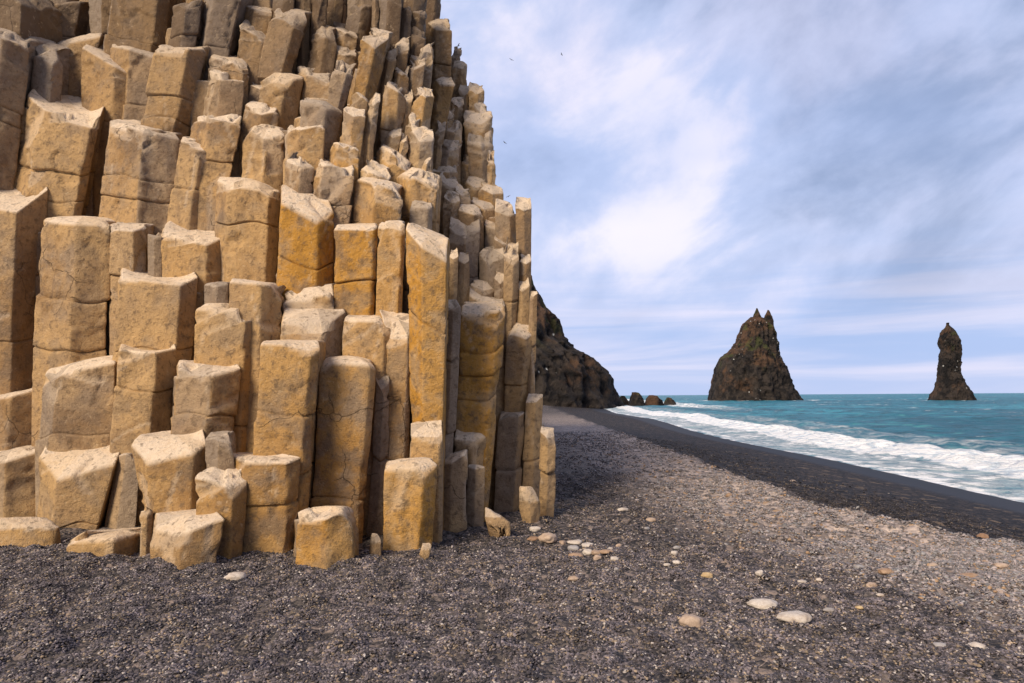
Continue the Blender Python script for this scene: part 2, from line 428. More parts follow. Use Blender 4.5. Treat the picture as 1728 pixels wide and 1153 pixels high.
# ------------------------------------------------------------------ headland, stacks
def stack(name, left, right, Yc, depth, zb, seed, amp, label, cat, group=None, nu=200, nz=130, back=1.0):
    """left/right: silhouette (px, py) pairs from bottom to top at distance Yc; cross-sections are lumpy ovals of real depth"""
    L = np.array([at(x, y, Yc) for x, y in left]); R = np.array([at(x, y, Yc) for x, y in right])
    ztop = min(L[-1, 2], R[-1, 2])
    zz = np.linspace(0, 1, nz)
    zl = zb + (L[-1, 2] - zb) * zz; zr = zb + (R[-1, 2] - zb) * zz
    xl = np.interp(zl, L[:, 2], L[:, 0]); xr_ = np.interp(zr, R[:, 2], R[:, 0])
    th = np.linspace(0, 2 * np.pi, nu, endpoint=False)
    c, s = np.cos(th), np.sin(th)
    c = np.sign(c) * np.abs(c) ** .9
    V = []
    for k in range(nz):
        half = (xr_[k] - xl[k]) / 2; mid = (xr_[k] + xl[k]) / 2
        dd = depth * max(.12, half / max((xr_[0] - xl[0]) / 2, 1e-3)) ** .8
        zrow = (zl[k] + zr[k]) / 2 + (zr[k] - zl[k]) / 2 * c
        V.append(np.stack([mid + half * c, Yc + dd * (1 - back) * 0 + dd * s, zrow], -1))
    V = np.array(V).reshape(-1, 3)
    ctr = V.reshape(nz, nu, 3).mean(1, keepdims=True); dirn = (V.reshape(nz, nu, 3) - ctr).reshape(-1, 3); dirn[:, 2] *= .3
    ln = np.linalg.norm(dirn, axis=1)[:, None] + 1e-6; dirn /= ln
    sc = 1 / (amp * 5.0)
    q = V * sc + seed
    disp = (ridged(q * np.array([1.5, 1.5, .8]), 5) * .75 + (ridged(q * np.array([4.5, 4.5, 1.6]) + 4, 3) - 1) * .45) * amp
    disp *= np.clip(ln[:, 0] / (amp * 3), .12, 1)
    disp -= disp.mean() + .25 * amp; frontness = np.abs(dirn[:, 1])
    V = V + dirn * (disp * (.25 + .9 * frontness))[:, None]
    idx = np.arange(nz * nu).reshape(nz, nu); i2 = np.roll(idx, -1, 1)
    Fc = np.stack([idx[:-1], i2[:-1], i2[1:], idx[1:]], -1).reshape(-1, 4).tolist()
    V = np.vstack([V, V[-nu:].mean(0) + (0, 0, .1)]); a = len(V) - 1
    Fc += [(idx[-1, j], i2[-1, j], a) for j in range(nu)]
    high = np.clip((V[:, 2] - zb) / (V[:, 2].max() - zb), 0, 1)
    base = (V[:, 0].mean(), Yc, zb)
    o = mesh_obj(name, V, Fc, CLIFF, attrs=dict(high=high), origin=base)
    return tag(o, label, cat, group)


st = stack('sea_stack', [(1196, 682), (1200, 660), (1208, 622), (1215, 606), (1232, 592), (1243, 578), (1250, 560), (1257, 545), (1266, 535), (1277, 534)],
           [(1356, 682), (1345, 668), (1336, 655), (1330, 630), (1322, 618), (1313, 600), (1310, 580), (1306, 560), (1301, 548), (1292, 540)],
           300, 17, SEA_Z - .6, 3.0, 2.0, 'broad dark sea stack with twin horned peaks and ochre slopes, the left one', 'sea stack', 'basalt sea stacks standing off the beach')
for px, py, wd, tp, sd in ((1277, 550, 8, 520, 1.0), (1296, 556, 10, 523, 5.0)):
    o = stack('peak', [(px - wd - 3, py + 14), (px - wd, py), (px - wd * .8, (py + tp) / 2), (px - wd * .12, tp)], [(px + wd + 3, py + 14), (px + wd, py), (px + wd * .9, (py + tp) / 2), (px + wd * .25, tp + 1)],
              300, 2.2, at(px, py + 14, 300)[2], sd, .5, None, None, nu=40, nz=26)
    o.parent = st; o.matrix_parent_inverse.identity(); o.location = Vector(o.location) - Vector(st.location)
stack('sea_stack', [(1569, 684), (1573, 668), (1580, 655), (1584, 640), (1587, 610), (1589, 590), (1585, 574), (1589, 562), (1594, 552), (1597, 545)],
      [(1645, 684), (1636, 664), (1625, 645), (1617, 628), (1620, 605), (1619, 582), (1614, 568), (1608, 555), (1603, 549), (1600, 545)],
      250, 7, SEA_Z - .6, 8.0, .8, 'slim needle-shaped dark sea stack with flared foot, right of the two in the water', 'sea stack', 'basalt sea stacks standing off the beach')
stack('headland', [(690, 700), (700, 600), (720, 520), (760, 470), (820, 440), (850, 425)],
      [(1050, 684), (1041, 668), (1035, 655), (1030, 640), (1015, 622), (1000, 606), (978, 596), (962, 582), (950, 570), (946, 550), (935, 535), (922, 522), (914, 505), (904, 492), (896, 470), (870, 425)],
      150, 26, -1.5, 12.0, 2.6, 'dark brown rocky headland sloping down to the surf behind the column cliff', 'headland', nu=260, nz=150)
RKS = [(1074, 684, 15, 662, 'jagged dark sea rock with a pointed tip, nearest the headland'), (1103, 682, 17, 667, 'humped dark sea rock in the surf, middle of the row off the headland'),
       (1130, 683, 10, 671, 'small rounded dark sea rock at the seaward end of the row'), (1052, 683, 10, 668, 'low dark rock at the very foot of the headland')]
for i, (px, by, hw, ty, lb) in enumerate(RKS):
    stack('sea_rock', [(px - hw, by + 2), (px - hw * .85, by - 3), (px - hw * .75, (by + ty) / 2), (px - hw * .5, ty)],
          [(px + hw, by + 2), (px + hw * .9, by - 4), (px + hw * .8, (by + ty) / 2 + 1), (px + hw * .3, ty + 1)], 165 + 5 * i, 3.2, SEA_Z - .5, 20 + 5 * i, .45, lb, 'rock', 'dark rocks in the surf off the headland', nu=50, nz=30)

# ------------------------------------------------------------------ basalt columns
# front: photo pixels of the front top rim; K: back rim; b=(y, left x, right x) at the visible foot; gd gold stain; j joint heights
COLS = []
BASE = [(-200, 915), (0, 908), (110, 925), (300, 955), (600, 955), (730, 935), (860, 903), (940, 878)]


def C(front, b, K=None, gd=.25, j=(), cav=None, on=False, tint=None, dk=None, D=None, o=None):
    COLS.append(dict(f=front, b=b, K=K, gd=gd, j=j, cav=cav, on=on, tint=tint, dk=dk, D=D, o=o or b[0]))


# foot of the cliff
C([(-45, 790), (10, 778), (70, 760)], (877, -40, 62), [(66, 753), (30, 756), (-45, 760)], .2, on=True)
C([(68, 772), (108, 812), (206, 782)], (892, 64, 160), [(212, 738), (165, 724), (78, 746)], .35, cav=-.05, on=True, tint=.7)
C([(200, 772), (214, 764), (238, 778)], (880, 156, 245), [(232, 768), (205, 764)], .25)
C([(112, 918), (192, 916), (240, 906)], (938, 114, 234), [(243, 880), (146, 886)], .35, cav=-.03, on=True, tint=.8)
C([(217, 750), (243, 787), (328, 762), (350, 752)], (862, 246, 338), [(342, 722), (275, 716), (223, 732)], .4, cav=-.06, tint=.7)
C([(253, 888), (312, 900), (383, 874)], (958, 252, 365), [(362, 857), (315, 854), (262, 862)], .3, on=True)
C([(236, 862), (249, 850), (259, 860)], (935, 233, 254), None, .2, on=True)
C([(326, 806), (394, 817), (419, 806)], (945, 338, 407), [(410, 790), (372, 780), (345, 783)], .5, on=True)
C([(412, 782), (488, 780), (510, 770)], (938, 406, 497), [(480, 768), (432, 735), (384, 766)], .5, j=(845,), on=True)
C([(500, 866), (550, 862), (596, 874)], (958, 497, 598), [(592, 856), (560, 850), (518, 856)], .75, on=True, tint=.8)
C([(440, 580), (525, 583), (541, 578)], (860, 428, 521), [(536, 574), (480, 571), (443, 573)], .6, o=775, tint=.8)
C([(541, 612), (624, 614), (636, 626)], (915, 522, 610), [(625, 608), (570, 600), (545, 606)], .6, on=True, tint=.7)
C([(637, 640), (650, 655), (662, 645)], (905, 612, 646), [(655, 632), (640, 630)], .05, tint=.1, on=True)
C([(648, 793), (716, 792), (740, 785)], (935, 645, 727), [(728, 773), (690, 769), (652, 780)], 1.0, on=True, tint=.8)
C([(742, 785), (762, 782), (789, 762)], (900, 737, 787), [(788, 759), (760, 762)], .1, tint=.3, on=True)
C([(789, 785), (803, 788), (818, 785)], (893, 785, 815), None, .1, tint=.4, on=True)
C([(766, 740), (805, 738), (822, 735)], (788, 765, 815), [(822, 722), (770, 721)], .3)
C([(842, 702), (876, 702), (886, 696)], (868, 828, 873), [(885, 692), (845, 693)], .45, on=True)
C([(888, 680), (905, 678), (917, 668)], (838, 877, 907), [(915, 663), (892, 662)], .15, tint=.4)
C([(912, 730), (926, 740), (940, 735)], (878, 905, 933), [(936, 720), (914, 717)], .2, tint=.5, on=True)
# second tier
C([(857, 560), (892, 572), (904, 565)], (700, 846, 883), [(900, 546), (880, 540), (859, 543)], .35)
C([(893, 495), (900, 500), (908, 495)], (668, 888, 900), [(906, 491), (896, 489)], .15)
C([(752, 522), (766, 524), (780, 510)], (800, 738, 762), [(778, 505), (755, 502)], .1, tint=.2, j=(590, 720), o=768)
C([(779, 530), (842, 527), (856, 512)], (862, 762, 821), [(848, 510), (825, 505), (782, 506)], .95, j=(565, 605, 650), o=727, tint=.8)
C([(788, 500), (820, 510), (853, 516)], (530, 785, 852), [(851, 503), (820, 490), (789, 477)], .2)
C([(693, 735), (741, 726), (747, 722)], (780, 692, 745), [(745, 708), (693, 712)], .35)
C([(656, 572), (689, 574), (698, 540)], (775, 653, 692), [(697, 530), (672, 516), (640, 516)], .5, j=(650,))
C([(582, 540), (648, 540), (660, 542)], (642, 575, 656), [(655, 531), (585, 531)], .35)
C([(684, 388), (712, 412), (757, 447)], (716, 693, 743), [(757, 402), (742, 377), (688, 374)], 1.0, j=(508,), tint=.8)
C([(638, 385), (678, 383), (685, 379)], (522, 633, 677), [(680, 374), (642, 373)], .7)
C([(564, 386), (630, 388), (638, 380)], (527, 565, 632), [(634, 376), (568, 378)], .95)
C([(476, 342), (535, 378), (562, 362)], (486, 467, 562), [(555, 335), (530, 322), (476, 312)], .95, j=(408,), tint=.7)
C([(479, 512), (557, 493), (562, 500)], (524, 479, 562), [(561, 480), (556, 468), (481, 490)], .2)
C([(477, 545), (545, 563), (584, 527)], (606, 475, 576), [(580, 520), (530, 508), (480, 522)], .4)
C([(388, 476), (440, 477), (477, 487)], (575, 385, 474), [(470, 478), (420, 470), (390, 470)], .3)
C([(332, 523), (418, 530), (446, 529)], (745, 322, 428), [(440, 524), (390, 516), (345, 513)], .45, o=612)
C([(298, 617), (361, 634), (410, 622)], (728, 294, 396), [(402, 612), (340, 605), (303, 607)], .3)
C([(345, 745), (368, 735), (396, 742)], (800, 345, 396), [(390, 722), (355, 725)], .1, tint=.1, dk=.2)
C([(203, 590), (265, 594), (299, 590)], (735, 189, 290), [(293, 574), (245, 573), (205, 580)], .25, cav=.08)
C([(78, 634), (97, 630), (196, 614)], (748, 64, 190), [(198, 597), (160, 604), (85, 622)], .15, tint=.3)
C([(-40, 680), (20, 668), (74, 654)], (755, -45, 64), [(70, 646), (50, 648), (-40, 668)], .3)
C([(73, 375), (128, 378), (187, 382)], (652, 56, 182), [(180, 373), (130, 369), (78, 368)], .3)
C([(-55, 345), (33, 358), (83, 320)], (662, -80, 62), [(80, 312), (40, 303), (-50, 296)], .25, j=(541,), cav=.08)
C([(187, 386), (226, 388), (249, 384)], (595, 180, 244), [(245, 376), (187, 373)], .25, o=460)
C([(204, 468), (308, 482), (336, 466)], (603, 191, 322), [(330, 457), (245, 445), (208, 452)], .3, cav=.05)
C([(273, 396), (350, 414), (392, 397)], (478, 270, 388), [(384, 382), (330, 366), (282, 370)], .4, cav=.02)
C([(345, 480), (366, 484), (386, 478)], (528, 345, 385), None, .1, tint=.1, dk=.3)
C([(249, 395), (260, 398), (273, 390)], (452, 249, 273), None, .1, dk=.6)
# left middle
C([(366, 309), (386, 312), (456, 318), (476, 320)], (474, 365, 466), [(470, 312), (420, 303), (370, 301)], .35, j=(337,))
C([(307, 240), (345, 243), (372, 247)], (374, 298, 362), [(370, 240), (310, 230)], .25, j=(292,))
C([(187, 216), (246, 218), (307, 236)], (388, 170, 297), [(300, 222), (250, 208), (190, 205)], .35, j=(257, 303))
C([(57, 163), (88, 182), (178, 212), (190, 190)], (370, 44, 170), [(187, 180), (120, 155), (62, 147)], .3, j=(232, 309), cav=.1)
C([(-45, 50), (12, 54), (60, 84)], (305, -45, 46), [(55, 70), (10, 42), (-45, 40)], .15, j=(130, 160), tint=.2)
C([(60, 92), (95, 110), (113, 97)], (155, 60, 108), [(105, 78), (62, 70)], .1, tint=.1)
C([(79, 72), (108, 76), (186, 84)], (112, 100, 180), [(180, 68), (120, 57), (82, 62)], .3)
C([(141, 106), (197, 111), (251, 129)], (212, 138, 245), [(235, 112), (200, 97), (145, 102)], .35)
C([(186, 79), (222, 82), (271, 102)], (205, 190, 262), [(265, 88), (225, 75), (190, 73)], .3)
C([(269, 79), (330, 82), (357, 84)], (218, 262, 345), [(350, 76), (275, 72)], .35)
C([(355, 122), (380, 124), (418, 138)], (208, 350, 418), [(410, 126), (360, 113)], .1, tint=.6)
C([(356, 97), (415, 107), (426, 110)], (145, 356, 426), [(420, 98), (360, 92)], .3)
C([(205, -22), (277, -20), (297, -22)], (88, 190, 290), None, .35, dk=.1)
C([(73, 6), (105, 8), (141, 4)], (64, 75, 141), None, .1, dk=.5)
C([(-45, -5), (40, 6), (72, 16)], (74, -45, 70), None, .1, dk=.4)
C([(146, -12), (170, -6), (204, -10)], (78, 160, 198), None, .2, dk=.25)
C([(294, 0), (320, 6), (346, 4)], (78, 290, 338), None, .1, dk=.7, j=(40,))
C([(354, -20), (374, -20), (422, -16)], (98, 338, 398), None, .3, dk=.35)
C([(328, 190), (360, 194), (415, 213)], (305, 330, 410), [(405, 200), (365, 187), (330, 185)], .3)
C([(413, 213), (450, 228), (484, 230)], (308, 410, 482), [(475, 215), (420, 208)], .3, tint=.6)
C([(484, 263), (510, 272), (534, 274)], (330, 482, 532), [(520, 262), (488, 252)], .2)
C([(535, 267), (553, 270), (609, 302)], (382, 533, 602), [(600, 282), (580, 268), (540, 261)], .35, j=(312,), cav=.1)
C([(604, 305), (641, 308), (690, 332)], (378, 602, 685), [(680, 312), (640, 301), (610, 299)], .45)
C([(692, 342), (722, 352), (730, 349)], (380, 690, 728), [(728, 341), (695, 334)], .1, tint=.1)
C([(668, 291), (691, 287), (747, 302)], (378, 680, 744), [(744, 294), (715, 286), (690, 280)], .5)
C([(636, 252), (663, 250), (704, 286)], (308, 634, 700), [(700, 270), (665, 246), (640, 247)], .4)
C([(608, 282), (640, 294), (665, 302)], (312, 606, 665), [(655, 280), (620, 265)], .1, tint=.7)
C([(553, 237), (570, 234), (607, 272)], (284, 550, 605), [(600, 255), (568, 231)], .6)
C([(483, 206), (510, 217), (552, 218)], (266, 482, 550), [(550, 211), (485, 197)], .35, cav=.1)
C([(509, 168), (556, 171), (582, 183)], (236, 502, 574), [(578, 176), (515, 163)], .5)
C([(580, 184), (600, 197), (621, 194)], (254, 574, 612), [(618, 184), (585, 178)], .4)
C([(422, 142), (450, 152), (482, 154)], (188, 420, 480), [(478, 147), (425, 135)], .1)
C([(420, 176), (450, 191), (480, 188)], (218, 420, 480), [(476, 180), (424, 170)], .2)
C([(442, 128), (490, 137), (518, 132)], (205, 448, 506), [(514, 130), (446, 121)], .45)
C([(504, 114), (525, 117), (566, 137)], (175, 502, 560), [(560, 124), (520, 110)], .45)
C([(466, 28), (515, 34), (533, 42)], (134, 446, 502), [(522, 18), (500, 11), (470, 15)], .35, dk=.1)
C([(408, 46), (450, 64), (467, 62)], (124, 394, 456), [(440, 48), (415, 33)], .3, j=(76,), dk=.15)
C([(416, 10), (436, 13), (462, 16)], (56, 414, 460), None, .4)
C([(531, 52), (555, 62), (578, 64)], (130, 518, 562), [(566, 45), (540, 40)], .15, dk=.3)
C([(562, 46), (585, 50), (612, 68)], (98, 568, 606), [(604, 54), (570, 42)], .4)
C([(616, 62), (648, 82), (667, 64)], (162, 597, 630), [(662, 52), (640, 41), (624, 45)], .6)
C([(567, 106), (595, 116), (606, 114)], (180, 558, 590), [(600, 106), (570, 101)], .1, tint=.2)
C([(564, 80), (585, 92), (605, 94)], (118, 564, 604), [(600, 84), (568, 74)], .2, dk=.2)
C([(597, 152), (610, 160), (626, 171)], (204, 587, 618), None, .2, dk=.3)
C([(647, 142), (675, 154), (689, 160)], (226, 644, 682), [(680, 148), (655, 136)], .35, dk=.1)
C([(701, 152), (725, 164), (740, 160)], (220, 688, 722), [(730, 150), (708, 146)], .45)
C([(734, 130), (750, 142), (779, 145)], (234, 720, 750), [(765, 128), (740, 120)], .45)
C([(721, 42), (735, 48), (764, 52)], (130, 727, 765), [(756, 29), (730, 27)], .3, dk=.1)
# dark columns along the top
for f_, b_ in (([(500, -12), (514, -10), (527, -12)], (36, 500, 526)), ([(527, -14), (541, -10), (554, -14)], (46, 527, 552)),
               ([(553, -12), (570, -8), (584, -12)], (50, 553, 582)), ([(590, 6), (612, 12), (629, 9)], (55, 588, 628)),
               ([(628, -10), (634, -8), (641, -10)], (50, 628, 640)), ([(637, -12), (655, -8), (681, -12)], (70, 640, 678)),
               ([(679, 10), (688, 14), (697, 10)], (68, 677, 696)), ([(697, 18), (712, 24), (724, 20)], (50, 697, 722)),
               ([(695, 46), (708, 54), (724, 52)], (82, 696, 722)), ([(722, -10), (738, -4), (749, -8)], (30, 722, 750)),
               ([(680, -14), (702, -10), (722, -14)], (14, 680, 722)), ([(462, -14), (480, -10), (500, -14)], (30, 460, 500)),
               ([(560, 38), (575, 44), (590, 42)], (60, 560, 590))):
    C(f_, b_, None, .1, dk=.6)
for f_, b_, gd in (([(664, 74), (678, 84), (695, 80)], (134, 656, 690), .3), ([(694, 84), (712, 96), (736, 92)], (122, 692, 734), .2),
                   ([(668, 120), (682, 126), (696, 122)], (160, 664, 694), .5), ([(690, 108), (704, 118), (722, 112)], (150, 690, 722), .3),
                   ([(626, 60), (640, 70), (654, 72)], (110, 630, 655), .2), ([(655, 90), (664, 96), (676, 94)], (145, 646, 668), .2),
                   ([(764, 110), (780, 116), (790, 114)], (148, 764, 790), .3), ([(764, 86), (774, 90), (782, 88)], (112, 764, 781), .1),
                   ([(774, 152), (790, 158), (802, 154)], (180, 772, 800), .3), ([(790, 150), (806, 158), (817, 156)], (196, 790, 818), .35),
                   ([(762, 172), (776, 180), (786, 176)], (208, 762, 786), .4), ([(780, 198), (812, 204), (832, 198)], (236, 782, 832), .3),
                   ([(752, 210), (768, 218), (784, 214)], (242, 752, 784), .1), ([(786, 240), (812, 246), (832, 238)], (304, 790, 832), .6),
                   ([(822, 268), (830, 272), (837, 268)], (325, 822, 836), .2), ([(748, 244), (766, 250), (785, 246)], (270, 748, 784), .3),
                   ([(693, 224), (713, 238), (737, 230)], (280, 694, 736), .0), ([(728, 287), (756, 288), (777, 284)], (296, 728, 777), .2),
                   ([(776, 262), (790, 272), (809, 268)], (300, 776, 808), .4), ([(744, 302), (768, 310), (786, 308)], (322, 744, 786), .1),
                   ([(784, 304), (800, 312), (822, 312)], (330, 784, 822), .2), ([(765, 318), (780, 326), (796, 322)], (340, 765, 795), .2),
                   ([(747, 330), (764, 342), (777, 340)], (376, 747, 775), .1), ([(808, 320), (830, 326), (850, 324)], (356, 808, 850), .5),
                   ([(794, 340), (816, 350), (836, 348)], (364, 794, 836), .2), ([(774, 354), (800, 362), (818, 358)], (384, 774, 818), .1),
                   ([(834, 356), (861, 364), (872, 362)], (436, 836, 870), .55), ([(868, 352), (884, 358), (898, 354)], (442, 872, 896), .2),
                   ([(816, 380), (842, 388), (860, 384)], (412, 818, 860), .2), ([(834, 404), (848, 410), (860, 408)], (440, 834, 858), .1),
                   ([(758, 385), (787, 396), (812, 391)], (470, 758, 806), .15), ([(808, 428), (822, 446), (853, 432)], (485, 808, 850), .15),
                   ([(852, 430), (868, 434), (878, 434)], (545, 847, 872), .1), ([(876, 442), (888, 446), (897, 442)], (486, 876, 895), .2),
                   ([(872, 486), (882, 494), (894, 484)], (545, 870, 892), .1), ([(759, 436), (766, 440), (774, 436)], (506, 757, 771), .0),
                   ([(773, 442), (784, 446), (793, 442)], (506, 771, 792), .0), ([(793, 480), (818, 486), (835, 484)], (500, 793, 834), .1),
                   ([(834, 470), (844, 480), (854, 476)], (520, 834, 852), .1), ([(713, 272), (722, 276), (732, 274)], (296, 712, 732), .0),
                   ([(736, 214), (744, 220), (754, 218)], (262, 734, 752), .2), ([(676, 232), (686, 240), (697, 236)], (262, 676, 696), .1),
                   ([(688, 196), (704, 208), (712, 204)], (232, 686, 712), .1), ([(655, 222), (668, 232), (682, 228)], (254, 650, 680), .1),
                   ([(625, 168), (636, 176), (646, 172)], (224, 622, 642), .1), ([(680, 160), (690, 166), (700, 162)], (215, 676, 694), .1),
                   ([(752, 186), (762, 196), (772, 194)], (225, 748, 768), .1), ([(800, 178), (812, 186), (824, 184)], (205, 800, 822), .2)):
    xs_ = [q[0] for q in f_]; t_ = (b_[0] - f_[1][1]) * .26 + 6
    if f_[1][1] < 260 and f_[1][0] < 775: b_ = (b_[0], b_[1] - 5, b_[2] - 7)
    C(f_, b_, [(xs_[2] - 3, f_[2][1] - t_), (xs_[0] + 3, f_[0][1] - t_ * .9)], gd, dk=.08)

# order from the foot up and set each column's distance from the ones it rises behind
for c in COLS:
    c['xl'], c['xr'] = c['f'][0][0], c['f'][-1][0]
    c['bl'], c['br'] = min(c['b'][1], c['xl']), max(c['b'][2], c['xr'])
    c['top'] = sum(p[1] for p in c['f']) / len(c['f']); c['yt'] = min([p[1] for p in c['f']] + [p[1] for p in (c['K'] or [])])
COLS.sort(key=lambda c: -c['o'])


def step_d(F): return .42 * F['w'] + .04


done = []
for c in COLS:
    yb = c['o']; xm = (c['b'][1] + c['b'][2]) / 2
    Dg = EYE * F_PX / (np.interp(xm, [q[0] for q in BASE], [q[1] for q in BASE]) - HOR)
    if c['on']: D_ = EYE * F_PX / (yb - 4 - HOR)
    else:
        yg = np.interp(xm, [q[0] for q in BASE], [q[1] for q in BASE])
        kk = np.interp(xm, [0, 200, 400, 700, 900], [1.5, 1.9, 2.6, 3.3, 3.8])
        D_ = Dg + .12 + kk * max(yg - yb, 0) / 900
        for F in done:
            # overlap just at the foot of c
            fl = min(F['xl'], F['b'][1]); fr = max(F['xr'], F['b'][2])
            ov = min(fr, c['b'][2]) - max(fl, c['b'][1])
            if ov < .22 * min(fr - fl, c['b'][2] - c['b'][1]): continue
            if F['top'] > yb - 45: D_ = max(D_, F['D'] + .44 * F['w'] + .02)
            else: D_ = max(D_, F['D'] + .08)
    c['D'] = D_; c['w'] = (c['xr'] - c['xl']) / F_PX * D_
    done.append(c)
for i, c in enumerate(COLS):
    gaps = [B['D'] - c['D'] for B in COLS[i + 1:] if min(c['xr'], B['b'][2]) - max(c['xl'], B['b'][1]) > .22 * min(c['xr'] - c['xl'], B['b'][2] - B['b'][1])
            and c['yt'] - 25 < B['o'] < c['top'] + 45]
    c['back'] = min(max(min(gaps), .1), .55 * c['w']) if gaps else .4 * c['w']
print('depths', [round(c['D'], 1) for c in COLS[::8]])


def facet_depths(xs, Dd):
    """distance offsets of the front rim points so that neighbouring faces meet at about 120 degrees"""
    xs = np.array(xs, float) / F_PX * Dd; n = len(xs)
    if n == 2: return [0, 0]
    if n == 3:
        a, b = xs[1] - xs[0], xs[2] - xs[1]
        best = min(np.linspace(6, 54, 49), key=lambda th: abs(a * math.cos(math.radians(60 - th)) - b * math.cos(math.radians(th))))
        return [.9 * a * math.tan(math.radians(best)), 0, .9 * b * math.tan(math.radians(60 - best))]
    a, b, c_ = np.diff(xs)[:3]
    return [a * 1.4, 0, 0, c_ * 1.4]


def column_mesh(pts, hts, zfoot, foot_shift, joints, seed, res, cav, gd, dk, tint, zdeep=-.4, chips=2, rad=.035, amp=.022):
    """pts: plan polygon (ccw from front left, front points first), hts: rim height at each; returns V, F, rock attribute"""
    r = np.random.default_rng(seed); n = len(pts); pts = np.array(pts, float); hts = np.array(hts, float)
    per = []; hh = []
    for i in range(n):
        A, B, C_ = pts[i - 1], pts[i], pts[(i + 1) % n]; hA, hB, hC = hts[i - 1], hts[i], hts[(i + 1) % n]
        l1, l2 = np.linalg.norm(A - B), np.linalg.norm(C_ - B)
        r1, r2 = min(rad, l1 * .35) / l1, min(rad, l2 * .35) / l2
        P0, P2 = B + (A - B) * r1, B + (C_ - B) * r2; h0, h2 = hB + (hA - hB) * r1, hB + (hC - hB) * r2
        for t in (0, .5, 1):
            per.append((1 - t) ** 2 * P0 + 2 * t * (1 - t) * B + t * t * P2); hh.append((1 - t) ** 2 * h0 + 2 * t * (1 - t) * hB + t * t * h2)
        m = C_ + (B - C_) * min(rad, l2 * .35) / l2; k = max(1, int(np.linalg.norm(m - P2) / res)); hm = hC + (hB - hC) * min(rad, l2 * .35) / l2
        for q in range(1, k):
            per.append(P2 + (m - P2) * q / k); hh.append(h2 + (hm - h2) * q / k)
    per = np.array(per); hh = np.array(hh); nu = len(per)
    ctr = per.mean(0); per = ctr + (per - ctr) * 1.02
    zmax = hh.max(); L = max(zmax - zfoot, .1)
    nv = max(3, int(L / (res * 1.15)))
    fr = list(np.linspace(0, 1, nv + 1)); boff = r.normal(0, .011, (len(joints) + 1, 2)); boff[:, 1] *= 1.3
    for jz in joints:                       # extra rings at the joints
        fj = (jz - zfoot) / L
        if .03 < fj < .97: fr = [q for q in fr if abs(q - fj) > .035 / L] + [fj - .024 / L, fj - .009 / L, fj, fj + .009 / L, fj + .024 / L]
    fr = sorted(fr); V = []; topw = []; R0 = np.linalg.norm(per - ctr, axis=1).mean(); rb = min(.034, .12 * R0)
    c3 = np.array([*ctr])
    V.append(np.c_[ctr + (per - ctr) * 1.02, np.full(nu, zdeep)]); topw.append(np.zeros(nu)); shift = [1.0]
    for q in fr:
        z = zfoot + (hh - zfoot) * q
        # rings near a joint: keep them at the true height where possible
        gro = 0
        for jz in joints:
            gro = max(gro, .034 * max(0, 1 - abs(zfoot + L * q - jz) / .02))
        nrm = (per - ctr) / np.linalg.norm(per - ctr, axis=1)[:, None]
        sft = np.clip((zmax - z) / L, 0, 1)
        z = z - rb * min(1, q * 4)
        ob = boff[sum(zfoot + L * q > jz + .001 for jz in joints)] - boff[-1]
        xy = per - nrm * gro + ob
        V.append(np.c_[xy, z]); topw.append(np.zeros(nu)); shift.append(None)
    rim = V[-1].copy()
    G_ = np.c_[per - ctr, np.ones(nu)]; co = np.linalg.lstsq(G_, hh, rcond=None)[0]; res_ = hh - G_ @ co
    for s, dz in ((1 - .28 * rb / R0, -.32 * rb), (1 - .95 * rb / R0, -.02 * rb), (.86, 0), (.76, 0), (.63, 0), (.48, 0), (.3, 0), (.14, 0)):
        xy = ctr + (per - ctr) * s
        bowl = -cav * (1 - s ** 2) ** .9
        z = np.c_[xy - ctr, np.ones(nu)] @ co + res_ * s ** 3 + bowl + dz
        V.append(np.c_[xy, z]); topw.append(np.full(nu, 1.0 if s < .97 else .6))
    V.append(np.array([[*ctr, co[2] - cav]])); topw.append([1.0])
    nr = len(V) - 1
    V = np.vstack(V); topw = np.concatenate(topw)
    # broken corners: clip against planes near the upper rim and along the ridges
    for k in range(chips):
        i = r.integers(0, nu); e = rim[i]
        kind = r.random()
        zc = e[2] - (0 if kind < .6 else r.random() * L * .8)
        out = np.array([*((per[i] - ctr) / np.linalg.norm(per[i] - ctr)), 0.0])
        nn = out * r.uniform(.5, 1.2) + np.array([r.normal() * .3, r.normal() * .3, r.uniform(.4, 1.3) if kind < .6 else r.normal() * .25]); nn /= np.linalg.norm(nn)
        dep = r.uniform(.02, .06) if kind < .6 else r.uniform(.008, .025)
        pt = np.array([e[0], e[1], zc]) - nn * dep
        dist = (V - pt) @ nn; dist = np.where(dist < dep * 1.6, dist, 0)
        loc = np.linalg.norm(V - np.array([e[0], e[1], zc]), axis=1) < r.uniform(.18, .5)
        m = (dist > 0) & loc
        V[m] -= nn * dist[m][:, None] * .96; topw[m] = np.maximum(topw[m], .35)
    hu = np.concatenate([np.tile(hh, nr), [hh.mean()]]); side = (topw < .05) | (topw == .35)
    wz = np.clip((hu - V[:, 2]) / .25, 0, 1) * side
    V[:, 2] += wz * .085 * perlin(V * np.array([2.2, 2.2, .9]) + seed * 1.7)
    # lean: the foot is displaced sideways
    tt = np.clip((zmax - V[:, 2]) / L, 0, 1.3)[:, None]
    sx, wf = foot_shift
    V[:, :1] = ctr[0] + (V[:, :1] - ctr[0]) * (1 + (wf - 1) * tt) + sx * tt
    # roughness of the faces
    dirn = np.c_[V[:, :2] - ctr - np.c_[sx * tt[:, 0], 0 * tt[:, 0]], np.zeros(len(V))]
    dirn /= np.linalg.norm(dirn, axis=1)[:, None] + 1e-6
    dirn = dirn * (1 - .75 * topw)[:, None]; dirn[:, 2] = .55 * topw
    off = seed * 3.17
    dd = perlin(V * np.array([2.3, 2.3, 1.5]) + off) * 1.15 + fbm(V * 6.5 + off, 3) * .55
